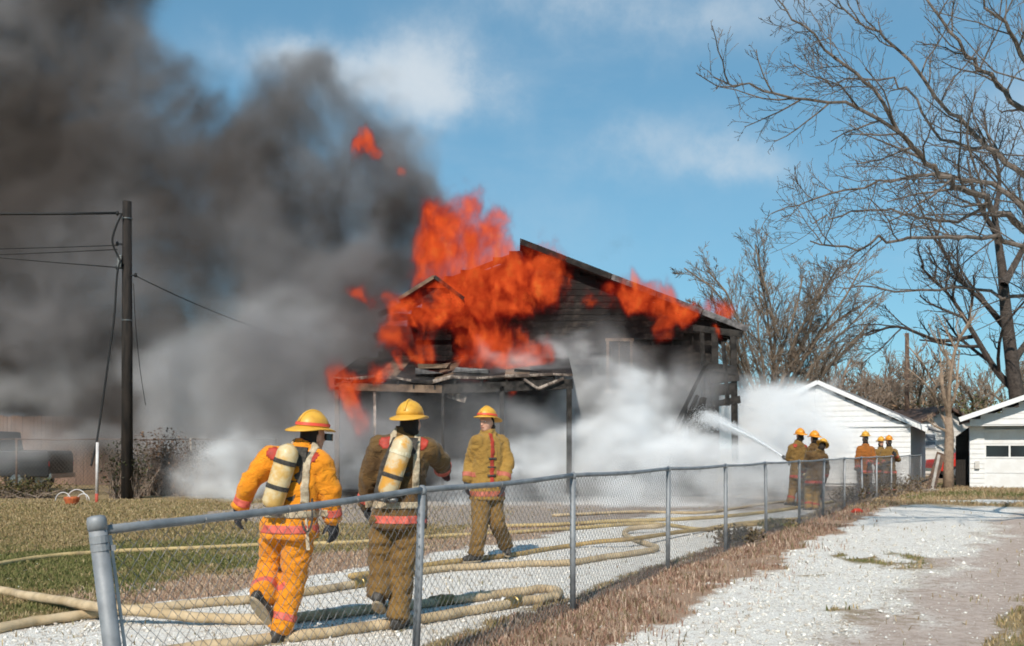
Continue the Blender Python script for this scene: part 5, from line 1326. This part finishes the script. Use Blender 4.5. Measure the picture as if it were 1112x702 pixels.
# thickets with some green leaves low in the background
def leafy(name, label, c, rad, n, cols, size=.16, twigs=120, seed=0, cat='shrub', group=None, leafm='leaf'):
    o = empty(name, Vector((c[0], c[1], 0)), label, cat, group); rr = random.Random(seed); g = np.random.default_rng(seed)
    mb = MB()
    for i in range(twigs):
        a = rr.uniform(0, 6.283); e = rr.uniform(.25, 1.45); L = rr.uniform(.55, 1.0)
        p = Vector((c[0], c[1], 0))+Vector((rr.uniform(-1, 1)*rad[0]*.55, rr.uniform(-1, 1)*rad[1]*.5, 0)); pts = [p]
        d = Vector((math.cos(a)*math.cos(e), math.sin(a)*math.cos(e), math.sin(e)))
        for k in range(4):
            d = (d+Vector((rr.gauss(0, .25), rr.gauss(0, .25), rr.gauss(0, .2)+.05))).normalized(); pts.append(pts[-1]+Vector((d.x*rad[0], d.y*rad[1], abs(d.z)*rad[2]))*L*.25)
        mb.tube(pts, [.018, .014, .011, .008, .005], 3, False)
    mb.build('stems', MATS['twig_brown'], o, False, (c[0], c[1], 0))['kind'] = 'stuff'
    if n:
        v = g.normal(0, .42, (n, 3)); v = v/np.maximum(1, np.linalg.norm(v, axis=1))[:, None]
        pos = np.stack([c[0]+v[:, 0]*rad[0], c[1]+v[:, 1]*rad[1], np.maximum(.05, rad[2]*.55+v[:, 2]*rad[2]*.55)], 1)
        t = g.normal(0, 1, (n, 2, 3)); t /= np.linalg.norm(t, axis=2)[:, :, None]; s = g.uniform(.5, 1.2, (n, 1))*size
        V = np.stack([pos-t[:, 0]*s*.5, pos+t[:, 1]*s*.28, pos+t[:, 0]*s*.5, pos-t[:, 1]*s*.28], 1).reshape(-1, 3)
        Fq = np.arange(4*n).reshape(n, 4); cs = np.array(cols)[g.integers(0, len(cols), n)]*g.uniform(.7, 1.3, (n, 1)); cc = np.repeat(np.concatenate([cs, np.ones((n, 1))], 1), 4, 0)
        np_mesh('foliage', V, Fq, MATS['blade'], o, attr={'col': cc})['kind'] = 'stuff'
    return o
br = [(.20, .12, .07), (.28, .18, .11), (.14, .09, .06)]; gn = [(.10, .11, .04), (.14, .14, .06), (.2, .15, .08)]
for i, (px, d, rx, rz, cols, lab) in enumerate(((960, 62, 4, 4.2, br, 'brown thicket behind the white shed roof'), (1020, 64, 5, 4.6, gn, 'olive thicket behind the far house'), (1070, 60, 4, 4.0, gn, 'olive thicket between far house and garage'), (905, 66, 4.5, 3.8, br, 'brown thicket left of the shed ridge'), (1110, 62, 4, 4.2, br, 'brown thicket behind the garage'))):
    leafy('thicket', lab, (P(px, 0, d).x, d), (rx, 2.5, rz), 2600, cols, .26, 160, 70+i, 'shrub', 'thickets at the back')
# vine covered stretch of the rusty fence, weeds along the near fence
leafy('dry_vine', 'tangle of dry brown vines on the rusty fence right of the utility pole', (P(180, 0, 31.6).x, 31.6), (1.45, .45, 1.9), 2600, [(.13, .08, .05), (.2, .12, .08), (.09, .06, .04)], .11, 260, 90)
leafy('dry_vine', 'dark brush heaped round the foot of the utility pole', (P(140, 0, 29.9).x, 29.7), (.8, .4, 1.6), 1300, [(.05, .045, .03), (.09, .07, .045), (.06, .065, .03)], .10, 120, 91)
leafy('dry_vine', 'dark weeds at the back of the lawn under the pickup truck', (P(20, 0, 30).x, 30), (1.7, .5, .6), 1500, [(.08, .08, .03), (.14, .1, .05)], .10, 90, 92)
for i, (px, d, rx, rz, lab) in enumerate(((953, 29.8, 1.0, .5, 'dark weeds at the feet of the far trio'), (925, 26.6, .6, .45, 'dark weeds at the fence between the two groups'), (985, 33.5, 1.1, .6, 'dry weeds at the far end of the chain link fence'), (800, 15.5, .45, .28, 'dry weeds at the fifth fence post'), (845, 18.2, .35, .2, 'low green weed tuft at the sixth fence post'))):
    leafy('weeds', lab, (P(px, 0, d).x, d), (rx, .5, rz), 700, [(.08, .06, .04), (.13, .10, .05), (.18, .13, .08)] if i != 4 else gn, .08, 60, 100+i)
# thin far pole
x = P(985, 0, 60).x; mb = MB(); mb.tube([(x, 60, 0), (x, 60, P(0, 362, 60).z)], [.17, .12], 8); lone('utility_pole', 'thin brown pole far off above the shed roof', 'utility pole', mb, 'rust_wood', (x, 60, 0), True)
print('trees', round(time.time()-T0, 1))

# ------------------------------------------------------------------ smoke, flames and water
def gvol(name, label, cat, blobs, vox, m, warp=2.0, wscale=.25, scale=.5, amp=1.3, lo=.25, hi=.8, stretch=(1, 1, 1), cap=1.4, pad=1.0, zmin=.02, detail=6, rough=.58, seed=0, inner=1.7, floor=.35):
    cs = np.array([b_[0] for b_ in blobs]); rs = np.array([b_[1] for b_ in blobs])
    lo3 = (cs-rs*1.9).min(0)-pad; hi3 = (cs+rs*1.9).max(0)+pad; lo3[2] = max(lo3[2], zmin)
    lo3 = [float(q) for q in lo3]; hi3 = [float(q) for q in hi3]
    me = bpy.data.meshes.new(name)
    me.from_pydata([(x, y, z) for x in (lo3[0], hi3[0]) for y in (lo3[1], hi3[1]) for z in (lo3[2], hi3[2])], [], [(0, 1, 3, 2), (4, 6, 7, 5), (0, 4, 5, 1), (2, 3, 7, 6), (0, 2, 6, 4), (1, 5, 7, 3)])
    me.materials.append(m)
    ob = bpy.data.objects.new(name, me); COL.objects.link(ob); tag(ob, label, cat, kind='stuff')
    g = bpy.data.node_groups.new(name, 'GeometryNodeTree')
    g.interface.new_socket('Geometry', in_out='INPUT', socket_type='NodeSocketGeometry'); g.interface.new_socket('Geometry', in_out='OUTPUT', socket_type='NodeSocketGeometry')
    out = g.nodes.new('NodeGroupOutput'); vc = g.nodes.new('GeometryNodeVolumeCube')
    vc.inputs['Min'].default_value = lo3; vc.inputs['Max'].default_value = hi3
    for a, k in zip('XYZ', range(3)): vc.inputs['Resolution '+a].default_value = max(6, int((hi3[k]-lo3[k])/vox))
    pos = g.nodes.new('GeometryNodeInputPosition').outputs[0]
    ps = nvec(g, 'ADD', nvec(g, 'MULTIPLY', pos, stretch), (seed*7.1, seed*3.3, seed*5.7))
    w = nvec(g, 'MULTIPLY', nvec(g, 'SUBTRACT', nnoise(g, ps, wscale, 3, .5, color=True), (.5, .5, .5)), (warp, warp, warp))
    p = nvec(g, 'ADD', pos, w); tot = None
    for c, r, wt in blobs:
        q = nvec(g, 'DIVIDE', nvec(g, 'SUBTRACT', p, tuple(float(t) for t in c)), tuple(float(t) for t in r))
        e = nmath(g, 'MULTIPLY', nmath(g, 'EXPONENT', nmath(g, 'MULTIPLY', nvec(g, 'DOT_PRODUCT', q, q), -1.0)), float(wt))
        tot = e if tot is None else nmath(g, 'ADD', tot, e)
    n2 = nnoise(g, nvec(g, 'ADD', nvec(g, 'MULTIPLY', p, stretch), (seed*3.1, seed, seed*2.2)), scale, detail, rough)
    t = nmath(g, 'ADD', tot, nmath(g, 'MULTIPLY', nmath(g, 'SUBTRACT', n2, .5), amp))
    n3 = nnoise(g, nvec(g, 'ADD', nvec(g, 'MULTIPLY', p, stretch), (seed*9.1+4, seed, 3)), scale*inner, 4, .6)
    dn = nmath(g, 'MULTIPLY', nmath(g, 'MULTIPLY', nrange(g, t, lo, hi), nrange(g, tot, .04, .35)), nrange(g, n3, .3, .7, floor, 1.0))
    # fade to nothing before the sides of the grid
    g.links.new(dn, vc.inputs['Density'])
    sm = g.nodes.new('GeometryNodeSetMaterial'); sm.inputs['Material'].default_value = m
    g.links.new(vc.outputs[0], sm.inputs[0]); g.links.new(sm.outputs[0], out.inputs[0])
    md = ob.modifiers.new('smoke', 'NODES'); md.node_group = g
    return ob
def smoke_mat(name, color, dens, aniso=.1, absorb=(0, 0, 0), color2=None, cscale=.1):
    m = bpy.data.materials.new(name); m.use_nodes = True; n = m.node_tree; n.nodes.clear()
    o = n.nodes.new('ShaderNodeOutputMaterial'); pv = n.nodes.new('ShaderNodeVolumePrincipled')
    pv.inputs['Color'].default_value = (*color, 1); pv.inputs['Density'].default_value = dens; pv.inputs['Anisotropy'].default_value = aniso
    if color2:
        tcv = n.nodes.new('ShaderNodeTexCoord').outputs['Object']; lk(n, nmix(n, nrange(n, nnoise(n, tcv, cscale, 2, .5), .38, .62), color, color2), pv.inputs['Color'])
    pv.inputs['Absorption Color'].default_value = (*absorb, 1)
    n.links.new(pv.outputs[0], o.inputs['Volume']); m.cycles.volume_step_rate = 4; return m
def fire_mat(name, hot, cold, strength, dens):
    m = bpy.data.materials.new(name); m.use_nodes = True; n = m.node_tree; n.nodes.clear()
    o = n.nodes.new('ShaderNodeOutputMaterial'); at_ = n.nodes.new('ShaderNodeAttribute'); at_.attribute_name = 'density'
    d = at_.outputs['Fac']
    em = n.nodes.new('ShaderNodeEmission'); ab = n.nodes.new('ShaderNodeVolumeAbsorption'); ad = n.nodes.new('ShaderNodeAddShader')
    lk(n, nmix(n, nrange(n, d, .78, 1.0, 0, .8), nmix(n, nrange(n, d, .12, .8), cold, hot), (1.0, .27, .05)), em.inputs['Color'])
    lk(n, nmath(n, 'MULTIPLY', nmath(n, 'POWER', d, 1.15), strength*dens), em.inputs['Strength'])
    ab.inputs['Color'].default_value = (0.02, 0.01, 0.01, 1); lk(n, nmath(n, 'MULTIPLY', d, dens), ab.inputs['Density'])
    n.links.new(em.outputs[0], ad.inputs[0]); n.links.new(ab.outputs[0], ad.inputs[1]); n.links.new(ad.outputs[0], o.inputs['Volume']); m.cycles.volume_step_rate = 2.5; return m
def B(px, py, d, rx, rz, w, ry=None):
    """puff given by picture position, depth, and half sizes in pixels at that depth"""
    s = d/F; return (P(px, py, d), Vector((rx*s, (ry if ry is not None else (rx+rz)/2*s), rz*s)), w)
sm_dark = smoke_mat('smoke_dark', (.165, .138, .124), 1.25, -.15, color2=(.37, .352, .355), cscale=.11)
sm_black = smoke_mat('smoke_black', (.085, .07, .062), 1.2, -.1)
sm_grey = smoke_mat('smoke_grey', (.64, .63, .635), .6, -.22)
sm_white = smoke_mat('smoke_white', (.978, .988, .996), 1.75, -.34)
fire = fire_mat('flame', (.98, .125, .028), (.36, .012, .007), .92, 4.2)
gvol('dark_smoke', 'huge dark brown smoke plume rising left from the burning house', 'smoke', [
    B(450, 300, 35, 40, 55, .9), B(425, 235, 36, 46, 45, .9), B(405, 170, 37, 44, 42, .8), B(375, 115, 37, 42, 34, .7), B(345, 185, 37, 55, 50, .8), B(300, 140, 38, 50, 40, .6),
    B(300, 240, 38, 70, 55, .9), B(330, 320, 37, 70, 55, .9), B(390, 350, 34.5, 45, 45, .8), B(235, 160, 39, 55, 45, .65), B(215, 250, 39, 70, 55, .9), B(240, 335, 38, 70, 50, .9),
    B(150, 70, 40, 40, 50, .6), B(150, 165, 40, 65, 55, .8), B(110, 250, 40, 75, 55, .9), B(140, 340, 39, 75, 50, .9), B(50, 60, 42, 75, 60, .75), B(40, 160, 42, 80, 60, .85),
    B(20, 260, 41, 80, 60, .9), B(40, 345, 40, 80, 50, .9), B(-70, 100, 43, 90, 80, .8), B(-80, 230, 43, 90, 70, .9), B(-60, 350, 42, 90, 50, .9), B(60, -50, 44, 90, 60, .7), B(-150, 0, 45, 110, 80, .7),
    B(130, -20, 42, 42, 50, .5), B(-190, 180, 44, 90, 90, .9), B(300, 400, 36, 80, 45, .8), B(170, 405, 40, 80, 36, .6), B(400, 300, 31.5, 32, 40, .7), B(375, 360, 30, 34, 45, .75), B(350, 430, 29.6, 36, 50, .7), B(330, 380, 33, 50, 50, .8), B(395, 430, 28.4, 26, 30, .4), B(470, 215, 35, 22, 26, .5), B(340, 470, 28.6, 40, 40, .75), B(320, 400, 29.5, 36, 50, .7), B(300, 440, 34, 60, 40, .7), B(200, 420, 42, 80, 36, .8), B(90, 405, 46, 90, 36, .9), B(-30, 400, 47, 90, 36, .9), B(60, 450, 38.5, 110, 26, .22), B(230, 470, 37, 60, 34, .35), B(10, 425, 50, 80, 22, .7), B(110, 428, 50, 80, 22, .7), B(640, 290, 36, 30, 14, .35)], .19, sm_dark, warp=6.5, wscale=.22, scale=.5, amp=2.5, lo=-.06, hi=.5, seed=1, floor=.18, rough=.68, detail=8)
gvol('black_smoke', 'thick black smoke boiling up beside the roof flames', 'smoke', [
    B(430, 275, 33.5, 28, 40, .8), B(440, 215, 34.5, 24, 34, .75), B(410, 165, 35.2, 34, 34, .7), B(375, 110, 35.6, 32, 28, .6), B(350, 220, 35.5, 40, 50, .6), B(280, 190, 36.5, 44, 36, .55), B(230, 120, 37.5, 36, 36, .45), B(400, 330, 32.5, 26, 34, .6), B(610, 290, 31.2, 30, 12, .4), B(560, 345, 30.0, 26, 14, .35), B(640, 355, 30.2, 44, 26, .5), B(715, 380, 30.2, 46, 26, .5), B(770, 370, 30.2, 24, 20, .35), B(470, 340, 29.4, 24, 30, .35)], .15, sm_black, warp=4.5, wscale=.35, scale=.7, amp=2.8, lo=.2, hi=.8, seed=11, floor=.1, rough=.64)
gvol('grey_smoke', 'pale grey smoke drifting low left of the porch', 'smoke', [
    B(330, 430, 31.5, 65, 60, .9), B(250, 460, 33, 65, 55, .9), B(290, 515, 29.5, 55, 30, .8), B(400, 420, 30.6, 34, 50, .6), B(220, 520, 31, 40, 24, .8), B(190, 430, 34, 60, 50, .7), B(90, 420, 39, 90, 32, .45), B(-20, 420, 40, 90, 32, .45),
    B(300, 360, 32, 75, 50, .7), B(60, 500, 35, 60, 20, .3), B(430, 485, 28.6, 40, 36, .6), B(500, 500, 27.3, 55, 30, .4), B(350, 500, 29.5, 50, 40, .8), B(680, 385, 30.1, 50, 30, .5), B(740, 405, 30.0, 40, 34, .55), B(770, 400, 30.0, 24, 34, .4), B(640, 440, 29.0, 60, 40, .4), B(560, 460, 28.4, 60, 30, .35), B(430, 455, 26.8, 50, 30, .55), B(370, 450, 27.0, 36, 40, .6), B(510, 450, 27.0, 40, 24, .4), B(30, 488, 31.2, 70, 22, .55), B(110, 495, 31.4, 50, 18, .4)], .2, sm_grey, warp=4.5, wscale=.33, scale=.6, amp=1.8, lo=.0, hi=.7, seed=2)
gvol('white_smoke', 'billowing white steam and smoke in front of the burning house', 'smoke', [
    B(640, 500, 28, 55, 34, .9), B(600, 460, 29, 26, 36, .7), B(680, 460, 28.5, 50, 40, .8), B(730, 508, 27.5, 55, 30, .9), B(790, 505, 28, 50, 32, .9), B(845, 488, 30.5, 44, 36, .9), B(825, 455, 32.5, 38, 32, .9), B(855, 445, 34, 34, 24, .6), B(870, 462, 35.5, 40, 32, .85), B(885, 442, 37.5, 36, 18, .5), B(915, 480, 36.5, 34, 30, .5),
    B(640, 405, 30.0, 34, 34, .42), B(605, 370, 30.2, 26, 26, .36), B(690, 425, 29.5, 44, 34, .5), B(745, 445, 30.6, 30, 34, .5), B(560, 522, 27, 55, 20, .7), B(500, 530, 26.5, 55, 15, .6), B(650, 545, 25.5, 75, 12, .9), B(760, 542, 26, 75, 13, .9), B(850, 532, 27.5, 45, 16, .8), B(545, 385, 28.4, 34, 20, .4), B(430, 545, 26, 55, 11, .5), B(905, 500, 34, 26, 28, .6), B(790, 465, 33, 26, 40, .7), B(822, 475, 37, 40, 36, .95), B(850, 440, 38.4, 38, 20, .6), B(800, 450, 38, 30, 24, .6), B(220, 525, 29.8, 36, 14, .6), B(260, 505, 30, 55, 26, .5), B(330, 490, 29, 44, 34, .45), B(390, 505, 27.6, 40, 30, .42), B(290, 435, 31, 50, 30, .26), B(180, 475, 32.6, 44, 30, .28), B(300, 535, 28, 60, 10, .55), B(575, 400, 28.2, 25, 14, .4)],
     .13, sm_white, warp=3.4, wscale=.5, scale=.8, amp=2.6, lo=.08, hi=.8, seed=3, floor=.12, rough=.66, stretch=(.75, .75, 1.2))
FS_ = dict(m=fire, vox=.06, warp=1.7, wscale=.8, scale=1.5, amp=2.6, lo=.2, hi=.66, stretch=(1, 1, .62), pad=.3, detail=8, rough=.66, inner=1.9, floor=.04)
gvol('flames', 'tall orange flames bursting through the roof of the burning house', 'fire', [
    B(470, 248, 30.4, 18, 36, 1.0, .55), B(503, 256, 30.3, 22, 40, 1.1, .55), B(540, 272, 30.3, 20, 38, 1.0, .5), B(500, 305, 30.2, 40, 34, 1.15, .55), B(550, 315, 30.3, 40, 30, 1.0, .5), B(470, 300, 30.4, 16, 30, .7, .4), B(585, 295, 30.5, 26, 30, .55, .25), B(620, 305, 30.6, 26, 20, .40, .25),
    B(405, 318, 29.8, 24, 16, .62, .3), B(425, 360, 29.2, 14, 28, .75, .3), B(440, 335, 29.3, 16, 24, .75, .3), B(466, 345, 29.1, 18, 30, .8, .3), B(455, 383, 28.8, 22, 16, .8, .3), B(485, 325, 29.3, 16, 22, .8, .3), B(590, 285, 30.4, 26, 26, .6, .25), B(645, 332, 30.7, 26, 9, .42, .25)], seed=4, **FS_)
gvol('flames', 'red flames licking low over the porch roof', 'fire', [
    B(520, 372, 29.0, 26, 28, .95, .4), B(555, 380, 28.9, 30, 22, 1.0, .4), B(582, 388, 28.9, 20, 16, .8, .35), B(505, 345, 29.5, 16, 22, .7, .3), B(432, 393, 28.4, 9, 18, .8, .3), B(405, 405, 28.0, 14, 9, .6, .25)], seed=5, **FS_)
gvol('flames', 'thin flames at the left end of the porch', 'fire', [
    B(366, 405, 26.9, 12, 17, .8, .3), B(380, 430, 26.9, 11, 24, .85, .3), B(396, 458, 26.9, 11, 22, .8, .3), B(415, 400, 27.2, 16, 10, .7, .25), B(552, 428, 28.0, 12, 10, .5, .2), B(548, 456, 28.2, 8, 8, .5, .2), B(392, 415, 27.4, 22, 7, .5, .2)], seed=6, **FS_)
gvol('flames', 'orange flames rolling along the right eave of the roof', 'fire', [
    B(690, 316, 30.2, 24, 14, .95, .35), B(720, 324, 30.2, 24, 15, 1.0, .35), B(742, 338, 30.2, 18, 11, .9, .3), B(722, 352, 30.1, 7, 17, .9, .25), B(665, 325, 30.3, 22, 12, .6, .3), B(778, 338, 33, 26, 10, .9, .4), B(772, 362, 30.3, 6, 6, .6, .2)], seed=7, **FS_)
gvol('flames', 'ball of fire torn off high up in the dark smoke', 'fire', [
    B(395, 152, 34.0, 17, 17, .95, .45), B(437, 186, 34.2, 7, 7, .9, .25), B(408, 166, 34.0, 12, 10, .6, .3)], seed=8, **FS_)
# water jet from the nozzle
sm_mist = smoke_mat('mist', (.99, .993, .997), 5.0, -.3)
jet = [(854, 494, 25.7), (842, 486.5, 26.1), (829, 479.5, 26.6), (815, 472.5, 27.1), (801, 466, 27.6), (788, 460.5, 28.1), (776, 456, 28.6), (765, 453, 29.0)]
jb = []
for i in range(len(jet)-1):
    for q in (0, .5):
        a_ = [jet[i][c]+(jet[i+1][c]-jet[i][c])*q for c in range(3)]; r_ = 2.2+.75*(i+q); jb.append(B(a_[0], a_[1], a_[2], 7+r_*.4, r_, .75, .10+.025*(i+q)))
gvol('mist', 'fine mist round the water jet', 'mist', jb, .06, sm_mist, warp=.35, wscale=1.5, scale=2.5, amp=1.2, lo=.25, hi=.8, pad=.1, seed=12, floor=.3)
mat('water', (.85, .88, .9), None, rough=.25, spec=.5)
def water_jet():
    a = P(856, 497, 25.5)+Vector((-.1, .12, .02)); e = P(757, 452, 29.3)
    o = empty('water_jet', a, 'white jet of water arcing from the nozzle into the house corner', 'water jet')
    def path(t): return a.lerp(e, t)+Vector((0, 0, .42*t*(1-t)*1.3))
    pts = [path(i/24) for i in range(25)]
    rr = random.Random(4)
    mb = MB(); mb.tube([p+Vector((rr.gauss(0, .004), 0, rr.gauss(0, .004))) for p in pts[:19]], [.016+.0016*i for i in range(19)], 8); mb.build('stream', MATS['water'], o, True, a)
    mb = MB()
    n = 7000
    t = RNG.beta(1.5, 1.0, n); sig = .018+.13*t**1.6
    g = RNG.normal(0, 1, (n, 3))*sig[:, None]
    c = np.array([path(float(q)) for q in t])+g; c[:, 2] -= np.abs(g[:, 0])*.35*t
    s = RNG.uniform(.003, .008, (n, 1, 1))
    o4 = np.array([(1, 1, 1), (-1, -1, 1), (-1, 1, -1), (1, -1, -1)], float)
    v = c[:, None]+o4[None]*s*RNG.uniform(.6, 1.3, (n, 1, 3)); f = (np.arange(n)[:, None, None]*4+np.array([(0, 1, 2), (0, 3, 1), (0, 2, 3), (1, 3, 2)])[None]).reshape(-1, 3)
    np_mesh('spray', v.reshape(-1, 3), f, MATS['water'], o)['kind'] = 'stuff'
    nz = empty('nozzle', a, 'dark hose nozzle gripped by the firefighter in front', 'nozzle'); d = (path(.05)-a).normalized()
    mb = MB(); mb.tube([a-d*.42, a-d*.36, a-d*.12, a-d*.1, a], [.05, .035, .035, .055, .045], 12); mb.build('barrel', MATS['metal_dark'], nz, True, a)
    mb = MB(); mb.tube([a-d*.25, a-d*.27+Vector((0, 0, -.12))], .016, 8); mb.build('pistol_grip', MATS['strap_black'], nz, True, a)
    mb = MB(); mb.tube(spline([a-d*.2+Vector((.04, 0, .02)), a-d*.22+Vector((.04, 0, .1)), a-d*.22+Vector((-.04, 0, .1)), a-d*.2+Vector((-.04, 0, .02))], 4), .009, 6); mb.build('bail_handle', MATS['metal_dark'], nz, True, a)
    q = a-d*.42
    mb = MB(); mb.tube(spline([q, q-d*.5+Vector((0, 0, -.10)), q-d*1.0+Vector((.05, -.05, -.5)), q-d*1.3+Vector((0, -.2, -.92)), G(893, 548, .045), G(870, 547, .045), G(862, 549, .045)], 8), .035, 12)
    lone('attack_hose', 'hose rising from the ground to the nozzle in the nozzle group', 'fire hose', mb, 'hose_cream', q, True)
water_jet()
print('all', round(time.time()-T0, 1))
